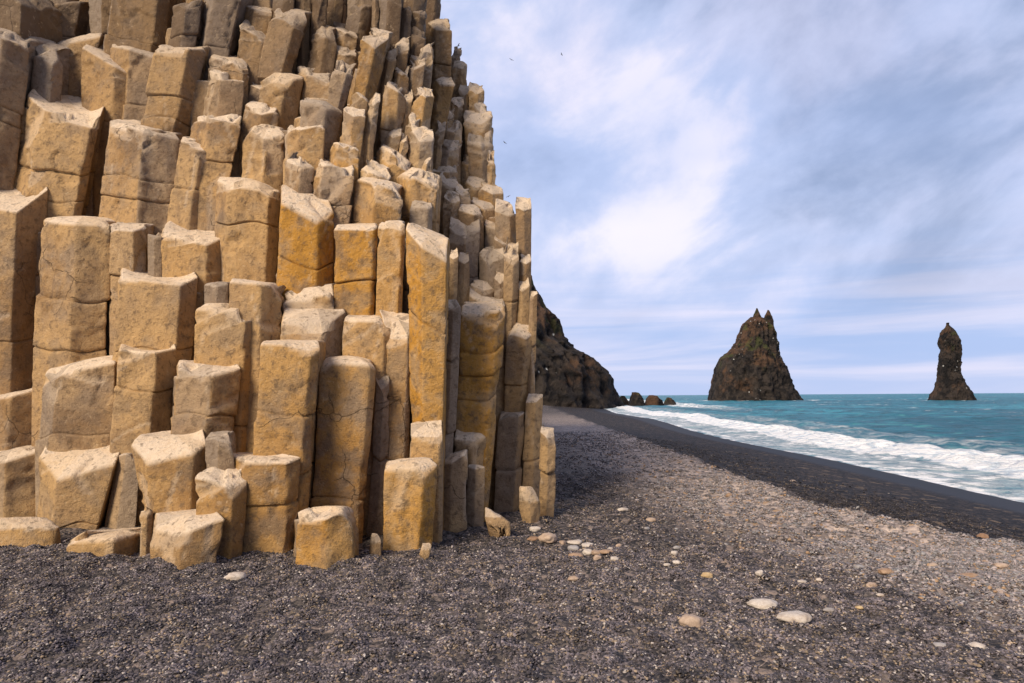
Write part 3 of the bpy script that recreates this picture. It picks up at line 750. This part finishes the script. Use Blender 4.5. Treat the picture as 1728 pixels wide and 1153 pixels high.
    sp_ = perlin(V * np.array([2.2, 2.2, 1.7]) + off + 30) + .25 * perlin(V * 7 + off)      # thin slabs broken away, with a sharp rim
    step = np.clip((sp_ - .30) / .05, 0, 1) * 1.5
    V = V + dirn * (dd * amp - step * amp * (1 - topw))[:, None]
    Fc = []
    idx = np.arange(nr * nu).reshape(nr, nu); i2 = np.roll(idx, -1, 1)
    Fc = np.stack([idx[:-1], i2[:-1], i2[1:], idx[1:]], -1).reshape(-1, 4).tolist()
    a = nr * nu; Fc += [[int(idx[-1, k]), int(i2[-1, k]), a] for k in range(nu)]
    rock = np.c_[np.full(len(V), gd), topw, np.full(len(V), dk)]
    # each face of a column weathers in its own way
    fid = (np.arange(nu) / nu * n).astype(int); ft = np.clip(tint + r.normal(0, .16, n + 1), .05, 1)
    th_ = np.arctan2(per[:, 1] - ctr[1], per[:, 0] - ctr[0]); pth = np.arctan2(pts[:, 1] - ctr[1], pts[:, 0] - ctr[0])
    fid = np.array([int(np.argmin([(a - b) % (2 * math.pi) for b in pth])) for a in th_])
    tv = np.concatenate([np.tile(ft[fid], nr), [tint]])
    return V, Fc, rock, tv


def build(c, seed):
    D_ = c['D']; r = np.random.default_rng(seed); f = c['f']
    dep = facet_depths([p[0] for p in f], D_); w_ = c['w']
    plan = []; h = []
    for (px, py), dd in zip(f, dep):
        X_, Y_, Z_ = at(px, py, D_ + dd); plan.append((X_, Y_)); h.append(Z_)
    K = c['K'] or [(f[-1][0] - 3, f[-1][1] - 1), (f[0][0] + 3, f[0][1] - 1)]
    back = c['back'] * 1.0
    dl, dr = dep[0], dep[-1]
    for k, (px, py) in enumerate(K):
        u = (px - c['xl']) / max(c['xr'] - c['xl'], 1); base_d = max(dl * (1 - u) + dr * u, 0)
        X_, Y_, Z_ = at(px, py, D_ + max(back, base_d * .5 + .05)); plan.append((X_, Y_)); h.append(Z_)
    # close the plan behind
    Kr, Kl = plan[len(f)], plan[-1]
    bd = max(p[1] for p in plan) + .55 * w_
    nk = len(K)
    zt = [h[len(f)], h[-1]]
    # the broken top is close to one slanted plane
    A_ = np.array([[p[0], p[1], 1] for p in plan]); h = np.array(h)
    if len(A_) >= 4:
        reg = np.diag([.02, .02, 0]) * w_ ** 2; co = np.linalg.solve(A_.T @ A_ - 0 + reg + 1e-6 * np.eye(3), A_.T @ h) if False else None
        cm = A_[:, :2].mean(0); B_ = A_[:, :2] - cm; hm = h.mean()
        g2 = np.linalg.solve(B_.T @ B_ + np.diag([.01, .01]) * w_ ** 2, B_.T @ (h - hm)); g2 = np.clip(g2, -1.6, 1.6)
        pl_ = hm + B_ @ g2; h = .4 * pl_ + .6 * h
    h = list(h)
    if c['top'] < 330 and r.random() < .65:              # higher up the columns are broken at all angles
        s_ = r.normal(0, .22); h = [q + (p[0] - plan[1][0]) * s_ for p, q in zip(plan, h)]
    plan2 = plan[:len(f)] + [plan[len(f)]] + [(Kr[0], bd), (Kl[0], bd)] + [plan[-1]]
    up = lambda q, z: EYE + (z - EYE) * bd / q[1] - .01                # the broken face runs on backwards at its slope
    h2 = h[:len(f)] + [h[len(f)], up(Kr, h[len(f)]), up(Kl, h[-1]), h[-1]]
    # a front edge may be tied with a back corner: keep them apart
    zf = min(at(f[0][0], c['b'][0] + 14, D_)[2], min(h2) - .08); zf = max(zf, -.12)
    xf = (c['b'][1] + c['b'][2]) / 2; xt = (c['xl'] + c['xr']) / 2
    sx = (xf - xt) / F_PX * D_ - (abs(r.normal(0, .16)) * w_ if c['top'] < 330 and c['xr'] < 800 else 0); wf = (c['b'][2] - c['b'][1]) / max(c['xr'] - c['xl'], 1); wf = min(max(wf, .75), 1.35)
    js = [at(xt, y, D_)[2] for y in c['j']]
    if not js:                                       # cross joints every so often, as in real columns
        z_ = min(h) - r.uniform(.35, .8)
        while z_ > zf + .25: js.append(z_); z_ -= r.uniform(.45, 1.1)
        js = [q for q in js if r.random() < .7]
    res = .038 if w_ > .3 else .03
    cav = c['cav'] * w_ if c['cav'] is not None else r.uniform(-.11, .015) * w_
    gd = c['gd']; dk = c['dk']
    if dk is None: dk = 0.0
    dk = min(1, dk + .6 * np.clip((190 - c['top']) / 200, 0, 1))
    tint = c['tint'] if c['tint'] is not None else r.uniform(.25, .85)
    vis = (c['b'][0] - c['top']) * (c['xr'] - c['xl'])
    return column_mesh(plan2, h2, zf, (sx, wf), js, seed, res, cav, gd, dk, tint, chips=(4 + int(r.integers(0, 4)) if w_ > .3 else 3) + (7 if c['top'] < 340 else 0), rad=min(.022, .05 * w_), amp=min(.017, .03 * w_) * (1.5 if c['top'] < 340 else 1)), vis


cliff = bpy.data.objects.new('basalt_column_cliff', None); link(cliff); cliff.location = (-2.5, 7.5, 0)
tag(cliff, 'towering golden brown cliff of stepped hexagonal basalt columns rising from the dark gravel', 'cliff')
built = []
for k, c in enumerate(COLS):
    m_, vis = build(c, 100 + k); built.append((vis, c, m_))
built.sort(key=lambda q: -q[0])
NAMED = 96
off = np.array(cliff.location)
for vis, c, (V, Fc, rock, tint) in built[:NAMED]:
    xm = (c['xl'] + c['xr']) / 2; o3 = np.array(at(xm, 0, c['D'])) * (1, 1, 0)
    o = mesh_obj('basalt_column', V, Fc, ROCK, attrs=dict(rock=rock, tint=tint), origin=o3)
    o.parent = cliff; o.location = o3 - off
    if c['gd'] >= .85: o['label'] = 'basalt column stained deep golden yellow'
    elif c['tint'] == .1: o['label'] = 'narrow grey basalt column without golden stain'
    elif (c['dk'] or 0) >= .5: o['label'] = 'dark brown basalt column high on the cliff'

# ---- smaller columns and the mass of columns behind, as one part
SIL = [(-400, 735), (0, 742), (25, 752), (60, 760), (105, 775), (145, 795), (150, 812), (190, 822), (262, 828), (320, 832), (352, 845), (360, 890), (480, 892), (495, 900), (660, 896),
       (668, 908), (735, 930), (880, 928)]
CS = 8; gw, gh = 1000 // CS, 1000 // CS
Zb = np.full((gh, gw), np.nan)
for c in sorted(COLS, key=lambda c: -c['D']):
    y0, y1 = int(max(0, c['top'] // CS)), int(c['b'][0] // CS) + 1
    for yy in range(y0, min(y1, gh)):
        t = ((yy + .5) * CS - c['top']) / max(c['b'][0] - c['top'], 1); t = min(max(t, 0), 1)
        x0 = c['xl'] + (c['b'][1] - c['xl']) * t; x1 = c['xr'] + (c['b'][2] - c['xr']) * t
        Zb[yy, max(0, int(round(x0 / CS))):max(0, min(gw, int(round(x1 / CS))))] = c['D']
hole = np.isnan(Zb)
sil_x = np.interp((np.arange(gh) + .5) * CS, [s[0] for s in SIL], [s[1] for s in SIL])
Zf = Zb.copy()
for it in range(14):
    pad = np.pad(Zf, 1, constant_values=np.nan)
    st_ = np.stack([pad[:-2, 1:-1], pad[2:, 1:-1], pad[1:-1, :-2], pad[1:-1, 2:]])
    cnt = (~np.isnan(st_)).sum(0); av = np.nansum(st_, 0) / np.maximum(cnt, 1)
    Zf = np.where(np.isnan(Zf) & (cnt > 0), av, Zf)


def surf_depth(px, py):
    if px > np.interp(py, [s[0] for s in SIL], [s[1] for s in SIL]): return None
    qx = int(min(max(px, 4), 990) // CS); qy = int(min(max(py, 4), 985) // CS)
    v = Zf[qy, qx]
    if np.isnan(v): return None
    if py < 0: v += (-py) * .006
    if px < 0: v += 0
    return v


AV, AF, AR, AT = [], [], [], []; nv0 = 0


def add_mass(m_):
    global nv0
    V, Fc, rock, tint = m_
    AV.append(V); AF.extend([[i + nv0 for i in f] for f in Fc]); AR.append(rock); AT.append(tint); nv0 += len(V)


for vis, c, m_ in built[NAMED:]: add_mass(m_)
r = np.random.default_rng(5); sp = .5; nm = 0
for iy in range(48):
    for ix in range(52):
        X_ = -17 + ix * sp + (iy % 2) * sp / 2 + r.uniform(-.07, .07); Y_ = 7.0 + iy * sp * .87 + r.uniform(-.07, .07)
        px = CX + X_ / Y_ * F_PX; hw = sp * .5 / Y_ * F_PX
        if px > 935 or px < -900: continue
        zt = None
        for z in np.arange(-.2, 10.6 + r.uniform(-.5, .5), .12):
            py = HOR - (z - EYE) / Y_ * F_PX
            ds = [surf_depth(px + k * hw, py) for k in (-1.0, 0, 1.0)]
            if any(q is None for q in ds) or surf_depth(px + 1.5 * hw, py) is None: break
            if max(ds) + .5 > Y_: break
            zt = z
        if zt is None or zt < .3: continue
        a0 = r.uniform(0, 1.05); rr = sp * .60
        pl = []
        for k in range(6):
            th = -math.pi * .66 + a0 * .3 + k * math.pi / 3; q = rr * r.uniform(.88, 1.06); pl.append((X_ + q * math.cos(th), Y_ + q * math.sin(th)))
        tiltx, tilty = r.normal() * .12, r.uniform(-.1, .45)
        hs = [zt + (p_[0] - X_) * tiltx + (p_[1] - Y_) * tilty - .05 for p_ in pl]
        zf = max(-.1, zt - 1.6)
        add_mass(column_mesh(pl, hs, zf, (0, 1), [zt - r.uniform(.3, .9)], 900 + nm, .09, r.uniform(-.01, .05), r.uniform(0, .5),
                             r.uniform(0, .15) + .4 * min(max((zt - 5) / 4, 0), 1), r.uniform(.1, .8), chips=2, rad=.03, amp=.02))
        nm += 1
print('filler columns', nm, 'verts', nv0)
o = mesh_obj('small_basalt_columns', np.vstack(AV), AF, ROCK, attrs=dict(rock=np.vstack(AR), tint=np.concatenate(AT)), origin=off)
o.parent = cliff; o.location = (0, 0, 0); o['kind'] = 'stuff'; o['label'] = 'many smaller basalt columns packed between and behind the large ones'


# ------------------------------------------------------------------ loose rocks at the foot of the cliff
def boulder(px0, px1, ptop, pbot, label, seed, depth=.5, D_=None, poly=None, gd=.2, top=.5):
    """a broken chunk: front outline in the photo (pixels) given real depth, faceted by clipping planes"""
    Yb = D_ or EYE * F_PX / (pbot - HOR)
    r = np.random.default_rng(seed)
    w_ = (px1 - px0) / F_PX * Yb; h_ = (pbot - ptop) / F_PX * Yb
    c0 = np.array(at((px0 + px1) / 2, pbot, Yb + w_ * depth * .5)); c0[2] = 0
    nu, nv = 40, 26
    th = np.linspace(0, 2 * np.pi, nu, endpoint=False); ph = np.linspace(-.5 * np.pi, .5 * np.pi, nv)
    V = np.array([[math.cos(p) * math.cos(t), math.cos(p) * math.sin(t), math.sin(p)] for p in ph for t in th])
    V *= 1.35
    for k in range(15):
        n = r.normal(size=3); n /= np.linalg.norm(n); dd = V @ n - r.uniform(.72, .98); m = dd > 0; V[m] -= n * dd[m][:, None]
    for n in ((0, 0, 1), (1, 0, 0), (-1, 0, 0), (0, -1, .25), (0, 1, 0)):
        n = np.array(n, float); n /= np.linalg.norm(n); dd = V @ n - .98; m = dd > 0; V[m] -= n * dd[m][:, None]
    V *= (w_ / 2, w_ * depth / 2, h_ * .62)
    if poly == 'left': V[:, 2] *= 1 - .5 * (V[:, 0] / w_ + .5) * -1 * 0 ; V[:, 2] += np.where(V[:, 2] > 0, -(V[:, 0] / w_ + .5) * h_ * .45, 0)
    if poly == 'right': V[:, 2] += np.where(V[:, 2] > 0, (V[:, 0] / w_ - .5) * h_ * .45, 0)
    V[:, 2] += h_ * .38
    V += (fbm(V * 9 + seed, 3) * .012)[:, None] * (V / (np.linalg.norm(V, axis=1)[:, None] + 1e-6))
    idx = np.arange(nv * nu).reshape(nv, nu); i2 = np.roll(idx, -1, 1)
    Fc = np.stack([idx[:-1], i2[:-1], i2[1:], idx[1:]], -1).reshape(-1, 4).tolist()
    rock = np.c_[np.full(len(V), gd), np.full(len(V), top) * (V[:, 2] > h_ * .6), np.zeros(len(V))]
    o = mesh_obj('rock_slab' if w_ > .4 else 'broken_rock', V, Fc, ROCK, attrs=dict(rock=rock, tint=np.full(len(V), .7)))
    o.location = c0
    return tag(o, label, 'rock', 'broken rocks lying at the foot of the column cliff')


boulder(-45, 106, 872, 920, 'flat slab of tan rock half buried in gravel at the left end of the cliff foot', 3, .45, poly=None, gd=.4, top=.8)
boulder(818, 862, 852, 908, 'low wedge-shaped tan rock at the cliff foot, between two tall thin columns', 8, .7, poly='left', top=.8)
boulder(876, 912, 822, 886, 'upright pointed pale rock leaning on the cliff foot near its right end', 12, .7, top=.6)
boulder(623, 645, 900, 938, 'tiny pinkish rock chip standing in gravel beside the yellow-stained short column', 15, .7, top=.6)
boulder(708, 729, 918, 942, 'small pale rock chip at the right foot of the yellow-stained short column', 19, .8, top=.6)

# ------------------------------------------------------------------ single stones on the beach
TAN, ORA, WHT, GRY, YEL, BRN = (.40, .30, .23), (.33, .22, .145), (.50, .44, .39), (.30, .28, .28), (.46, .34, .19), (.26, .16, .10)
STN = [  # px, py centre, width px, height px, colour, yaw, label
    (398, 973, 32, 16, WHT, .1, 'white oval stone alone on dark gravel in front of the golden cliff'),
    (903, 893, 18, 11, WHT, .2, 'pale round stone just below the pointed rock at the cliff corner'),
    (923, 907, 30, 17, TAN, -.5, 'largest tan oblong stone between the cliff corner and the stone cluster'),
    (899, 909, 18, 8, BRN, .2, 'flat dull brown stone left of the large tan oblong stone'),
    (948, 916, 12, 9, TAN, -.6, 'small tan stone between the large oblong stone and the stone cluster'),
    (971, 915, 24, 9, WHT, -.1, 'long pale stone at the upper left of the stone cluster'),
    (968, 925, 18, 11, GRY, -.3, 'greyish stone at the left side of the stone cluster'),
    (992, 920, 20, 8, WHT, .1, 'flat pale stone at the top middle of the stone cluster'),
    (992, 932, 18, 11, WHT, -.4, 'pale stone in the centre of the stone cluster'),
    (1008, 933, 20, 10, TAN, -.5, 'tan stone just right of the centre of the stone cluster'),
    (972, 937, 24, 9, ORA, .0, 'brown-orange flat stone at the lower left of the stone cluster'),
    (1008, 942, 14, 11, TAN, .3, 'round tan stone at the bottom of the stone cluster'),
    (1024, 931, 22, 8, ORA, .1, 'orange stone at the right side of the stone cluster'),
    (1030, 926, 9, 6, WHT, .1, 'tiny white stone on the upper right of the stone cluster'),
    (1037, 943, 14, 9, WHT, -.2, 'white stone set apart at the lower right of the stone cluster'),
    (1044, 921, 9, 9, TAN, .0, 'small upright tan stone right of the stone cluster'),
    (1051, 860, 18, 7, WHT, .3, 'slim white stone alone on gravel up the beach from the cluster'),
    (1040, 961, 9, 8, GRY, .3, 'little greyish stone below the stone cluster'),
    (968, 976, 18, 9, TAN, -.2, 'pinkish oval stone alone in front of the stone cluster'),
    (1091, 892, 10, 6, GRY, .3, 'small grey stone uphill between cluster and pale gravel band'),
    (1098, 877, 16, 8, TAN, -.5, 'tan stone alone above the small grey stone'),
    (1138, 933, 12, 8, WHT, .0, 'white stone below a grey one, right of the stone cluster'),
    (1142, 924, 12, 6, GRY, .2, 'grey stone touching a white stone, right of the stone cluster'),
    (1126, 953, 11, 6, WHT, .1, 'left one of two small white stones in the middle of the beach'),
    (1142, 949, 14, 7, WHT, -.2, 'right one of two small white stones in the middle of the beach'),
    (1071, 982, 6, 5, WHT, 0, 'tiny bright white stone left of the tan-capped stone'),
    (1193, 971, 19, 11, YEL, -.3, 'yellow-tan stone in the middle of the beach'),
    (1281, 967, 13, 10, WHT, .1, 'squarish cream stone upslope of the two long white stones'),
    (1166, 1048, 37, 24, TAN, -.3, 'biggest stone in the foreground, rounded and tan pink'),
    (1286, 1019, 45, 17, WHT, -.35, 'long white stone pointing downhill, left of the foreground pair'),
    (1340, 1041, 52, 18, WHT, -.15, 'longest white stone with blunt right end, right of the foreground pair'),
    (1449, 956, 18, 8, GRY, -.3, 'pale grey stone beside the orange stone at the gravel band edge'),
    (1495, 964, 23, 11, ORA, -.1, 'orange rounded stone at the lower edge of the pale gravel band'),
    (1471, 987, 17, 9, TAN, .1, 'cream stone below the orange rounded stone'),
    (1382, 978, 10, 6, WHT, .1, 'small white stone above the longest white stone'),
    (1353, 981, 14, 5, WHT, -.1, 'flat white stone left of the small white stone'),
    (1486, 1004, 11, 6, WHT, .1, 'small pink-white stone below the cream stone'),
    (1450, 1025, 13, 6, YEL, -.2, 'flat yellowish stone right of the two long white stones'),
    (1398, 1029, 17, 8, GRY, .1, 'dim grey stone right of the longest white stone'),
    (1500, 880, 17, 14, ORA, .1, 'round orange stone on the pale gravel near the dark berm'),
    (1588, 1089, 21, 10, GRY, -.4, 'grey-blue oval stone at lower right beside a white one'),
    (1649, 1090, 24, 12, WHT, -.3, 'white oval stone at lower right beside a grey-blue one'),
    (1690, 954, 20, 9, TAN, .0, 'tan stone near the right edge on the pale gravel'),
    (1633, 971, 28, 9, ORA, -.2, 'long orange-tan stone on the pale gravel at right'),
    (1658, 905, 18, 11, BRN, -.1, 'brown stone on the dark berm edge at right'),
    (1699, 914, 12, 8, BRN, .1, 'small brown stone right of the brown berm stone'),
    (1718, 947, 16, 6, ORA, .1, 'flat orange stone at the very right edge of the photo'),
    (1574, 954, 14, 8, TAN, .1, 'tan pebble between the orange rounded stone and the long orange-tan stone'),
    (1230, 836, 10, 9, ORA, .1, 'small orange brown lump on the pale gravel near the middle'),
    (1337, 812, 12, 5, TAN, .0, 'flat tan stone on the berm crest'),
]
base_ico = bpy.data.meshes.new('tmp')
import bmesh
bm = bmesh.new(); bmesh.ops.create_icosphere(bm, subdivisions=4, radius=1); bm.to_mesh(base_ico); bm.free()
icoV = np.array([v.co[:] for v in base_ico.vertices]); icoF = [list(p.vertices) for p in base_ico.polygons]
stone_boxes = []
for k, (px, py, wp, hp, colr, yaw, lb) in enumerate(STN):
    lo, hi = 2.0, 60.0                      # find where the view ray meets the ground
    for _ in range(40):
        md = (lo + hi) / 2; q = at(px, py + hp * .25, md)
        if q[2] > float(ground_z(np.array([q[0]]), np.array([q[1]]))[0]): lo = md
        else: hi = md
    X_, Y_, Z_ = at(px, py + hp * .25, lo)
    wm = wp / F_PX * Y_ / 2 * 1.08; hm = hp / F_PX * Y_ / 2 * 1.05
    rr = np.random.default_rng(40 + k)
    V = icoV.copy(); V *= (1 + .22 * perlin(V * 1.1 + k * 7.7) + .10 * perlin(V * 2.5 + k * 3))[:, None]
    V = np.sign(V) * np.abs(V) ** .93
    V *= (wm, min(wm * .75, hm * 2.0), hm)
    V[:, 2] *= np.where(V[:, 2] < 0, .8, 1)
    if 'long' in lb: V[:, 2] *= 1 + .3 * V[:, 0] / wm; V[:, 1] *= 1 + .25 * V[:, 0] / wm
    ca, sa = math.cos(yaw), math.sin(yaw)
    Vr = V.copy(); Vr[:, 0] = V[:, 0] * ca - V[:, 1] * sa; Vr[:, 1] = V[:, 0] * sa + V[:, 1] * ca
    o = mesh_obj('beach_stone', Vr, icoF, STONE)
    o.location = (X_, Y_, float(ground_z(np.array([X_]), np.array([Y_]))[0]) + hm * .3)
    j = rr.uniform(.9, 1.1); o.color = (colr[0] * j, colr[1] * j, colr[2] * j, 1)
    tag(o, lb, 'stone', 'single larger stones scattered on the gravel beach')
    stone_boxes.append((X_, Y_, wm))
bpy.data.meshes.remove(base_ico)


# ------------------------------------------------------------------ gravel: instanced pebbles
def gravel(name, x, y, size, col, flat, seed, subdiv=2):
    r = np.random.default_rng(seed); n = len(x)
    z = ground_z(x, y) + size * .15 * r.uniform(-1, 1.4, n)
    me = bpy.data.meshes.new(name); me.vertices.add(n); me.vertices.foreach_set('co', np.stack([x, y, z], -1).ravel())
    a = me.attributes.new('psc', 'FLOAT_VECTOR', 'POINT'); a.data.foreach_set('vector', (np.stack([size * r.uniform(.8, 1.35, n), size * r.uniform(.6, 1, n), size * flat * r.uniform(.7, 1.2, n)], -1)).ravel())
    a = me.attributes.new('prot', 'FLOAT_VECTOR', 'POINT'); a.data.foreach_set('vector', np.stack([r.normal(size=n) * .35, r.normal(size=n) * .35, r.uniform(0, 6.28, n)], -1).ravel())
    a = me.attributes.new('pcol', 'FLOAT_COLOR', 'POINT'); a.data.foreach_set('color', np.c_[col, np.ones(n)].ravel())
    me.materials.append(PEB); o = link(bpy.data.objects.new(name, me))
    ng = bpy.data.node_groups.new(name, 'GeometryNodeTree')
    ng.interface.new_socket('Geometry', in_out='INPUT', socket_type='NodeSocketGeometry'); ng.interface.new_socket('Geometry', in_out='OUTPUT', socket_type='NodeSocketGeometry')
    gi = ng.nodes.new('NodeGroupInput'); go = ng.nodes.new('NodeGroupOutput')
    ico = ng.nodes.new('GeometryNodeMeshIcoSphere'); ico.inputs['Radius'].default_value = .5; ico.inputs['Subdivisions'].default_value = subdiv
    sp_ = ng.nodes.new('GeometryNodeSetPosition'); nz = ng.nodes.new('ShaderNodeTexNoise'); nz.inputs['Scale'].default_value = 1.6
    vm = ng.nodes.new('ShaderNodeVectorMath'); vm.operation = 'SUBTRACT'; vm.inputs[1].default_value = (.5, .5, .5)
    vs = ng.nodes.new('ShaderNodeVectorMath'); vs.operation = 'SCALE'; vs.inputs['Scale'].default_value = .7
    ng.links.new(nz.outputs['Color'], vm.inputs[0]); ng.links.new(vm.outputs[0], vs.inputs[0]); ng.links.new(vs.outputs[0], sp_.inputs['Offset'])
    sm = ng.nodes.new('GeometryNodeSetShadeSmooth'); mt = ng.nodes.new('GeometryNodeSetMaterial'); mt.inputs['Material'].default_value = PEB
    ng.links.new(ico.outputs[0], sp_.inputs['Geometry']); ng.links.new(sp_.outputs[0], sm.inputs[0]); ng.links.new(sm.outputs[0], mt.inputs[0])
    ip = ng.nodes.new('GeometryNodeInstanceOnPoints')
    def nat(nm, typ='FLOAT_VECTOR'):
        q = ng.nodes.new('GeometryNodeInputNamedAttribute'); q.data_type = typ; q.inputs['Name'].default_value = nm; return q.outputs[0]
    e2r = ng.nodes.new('FunctionNodeEulerToRotation'); ng.links.new(nat('prot'), e2r.inputs[0])
    ng.links.new(gi.outputs[0], ip.inputs['Points']); ng.links.new(mt.outputs[0], ip.inputs['Instance'])
    ng.links.new(e2r.outputs[0], ip.inputs['Rotation']); ng.links.new(nat('psc'), ip.inputs['Scale'])
    ng.links.new(ip.outputs[0], go.inputs[0])
    md = o.modifiers.new('scatter', 'NODES'); md.node_group = ng
    tag(o, kind='stuff'); return o


def colours(x, y, n, r, lt):
    """dark basalt grains; the paler cobbles are mixed in by lt"""
    v = r.uniform(0, 1, n) ** 1.7
    dark = np.stack([.034 + .175 * v, .030 + .145 * v, .036 + .150 * v], -1)
    clump = fbm(np.stack([x * 1.6, y * 1.6, 0 * x + 11], -1), 3)
    br = (r.random(n) < .12 + .14 * np.clip(clump, -.5, .8)); dark *= .88; dark[br] = np.stack([.19 + .12 * v, .145 + .09 * v, .10 + .07 * v], -1)[br]
    cl2 = fbm(np.stack([x * 5.5, y * 5.5, 0 * x + 31], -1), 3); dark *= np.clip(1.05 + .75 * cl2, .45, 1.8)[:, None]
    wh = r.random(n) < .045; dark[wh] = np.stack([.34 + .2 * v, .30 + .18 * v, .28 + .16 * v], -1)[wh]
    u = r.random((n, 1)); light = np.stack([.13 + .28 * v, .115 + .235 * v, .115 + .23 * v], -1)
    og = r.random(n) < .07; light[og] = (.34, .22, .13)
    gr = r.random(n) < .25; light[gr] = np.stack([.13 + .2 * v, .125 + .19 * v, .13 + .19 * v], -1)[gr]
    pick = r.random(n) < lt * .9 + .0
    return np.where(pick[:, None], light, dark), pick


def sample(n, y0, y1, r, xmax=.80, powr=1.0):
    u = r.random(n); y = np.sqrt(y0 ** 2 + (y1 ** 2 - y0 ** 2) * u); x = r.uniform(-.79, xmax, n) * y
    return x, y


def keep_clear(x, y):
    """leave out what lies under the cliff"""
    by = [EYE * F_PX / (q[1] - HOR) for q in BASE]; bx = [(q[0] - CX) / F_PX * EYE * F_PX / (q[1] - HOR) for q in BASE]
    yb = np.interp(x, bx, by); k = (y < yb + .7) | (x > bx[-1] + .1)
    for sx_, sy_, w_ in stone_boxes: k &= (np.abs(x - sx_) > w_ * .8) | (np.abs(y - sy_) > w_ * .5)
    return k & (x < crest_x(y) + 7.5)


r = np.random.default_rng(21)
for nm_, n, y0, y1, smin, smax, sd in (('gravel', 260000, 3.5, 7.2, .013, .028, 1), ('gravel', 150000, 7.2, 13.5, .016, .034, 2), ('gravel', 60000, 13.5, 30, .03, .06, 3)):
    x, y = sample(n, y0, y1, r); k = keep_clear(x, y); x, y = x[k], y[k]; n = len(x)
    lt = light_amt(x, y); c_, pick = colours(x, y, n, r, lt)
    size = smin + (smax - smin) * r.random(n) ** 2.2; size = np.where(pick, size * r.uniform(.8, 1.8, n), size)
    wetm = np.clip((x - crest_x(y)) / .3, 0, 1); c_ = c_ * (1 - .62 * wetm[:, None]); 
    drop = r.random(n) < np.clip(((x - crest_x(y)) / (shore_x(y) - crest_x(y)) - .2) * 3, 0, 1); x, y, size, c_ = x[~drop], y[~drop], size[~drop], c_[~drop]
    o = gravel(nm_, x, y, size, c_, .62, sd, 2 if sd == 1 else 1)

# ------------------------------------------------------------------ birds over the cliff
def bird(px, py, Yd, yaw, label):
    m, t, b = (bpy.data.materials.get('plumage'), None, None)
    if m is None:
        m, t, b = material('plumage'); n = t.noise(t.node('ShaderNodeTexCoord').outputs['Object'], 6)
        t.l.new(t.mix(n, (.06, .06, .07), (.16, .15, .15)), b.inputs['Base Color'])
    # body spindle with two bent wings, one surface
    bmb = bmesh.new(); secs = [(-.20, .005, 0), (-.14, .03, 0), (-.04, .055, 0), (.08, .05, 0), (.15, .03, .01), (.20, .028, .015), (.25, .004, .01)]
    prev = None
    for yy, rad, zz_ in secs:
        ring = [bmb.verts.new((rad * math.cos(a), yy, zz_ + rad * math.sin(a))) for a in [k * math.pi / 4 for k in range(8)]]
        if prev:
            for k in range(8): bmb.faces.new((prev[k], prev[(k + 1) % 8], ring[(k + 1) % 8], ring[k]))
        else: bmb.faces.new(ring[::-1])
        prev = ring
    bmb.faces.new(prev)
    for s in (-1, 1):
        prof = [(.03, .10, -.06, .01), (.22, .12, -.02, .10), (.48, .03, -.06, .05)]
        rows = []
        for xx, f_, b_, z_ in prof: rows.append([bmb.verts.new((s * xx, f_, z_ + .012)), bmb.verts.new((s * xx, b_, z_ + .004)), bmb.verts.new((s * xx, b_, z_ - .004)), bmb.verts.new((s * xx, f_, z_ - .006))])
        for a, c in zip(rows, rows[1:]):
            for k in range(4): bmb.faces.new((a[k], a[(k + 1) % 4], c[(k + 1) % 4], c[k]) if s < 0 else (a[k], c[k], c[(k + 1) % 4], a[(k + 1) % 4]))
        bmb.faces.new(rows[-1] if s > 0 else rows[-1][::-1])
    me = bpy.data.meshes.new('seabird'); bmb.to_mesh(me); bmb.free(); me.materials.append(m)
    o = link(bpy.data.objects.new('seabird', me)); o.location = at(px, py, Yd); o.rotation_euler = (0, .3, yaw)
    tag(o, label, 'bird', 'seabirds flying beside the cliff')


for px, py, yd, yw, lb in ((863, 101, 140, .4, 'tiny dark seabird in flight, lower left of the upper pair in the sky'), (948, 92, 150, 1.2, 'tiny dark seabird in flight farthest right of the cliff'),
                           (774, 77, 120, 2.0, 'tiny dark seabird in flight close to the cliff top edge'), (852, 241, 130, .9, 'tiny dark seabird in flight halfway down the cliff edge'),
                           (858, 332, 130, 2.6, 'tiny dark seabird in flight lowest of all, above the stepped cliff shoulder')):
    bird(px, py, yd, yw, lb)
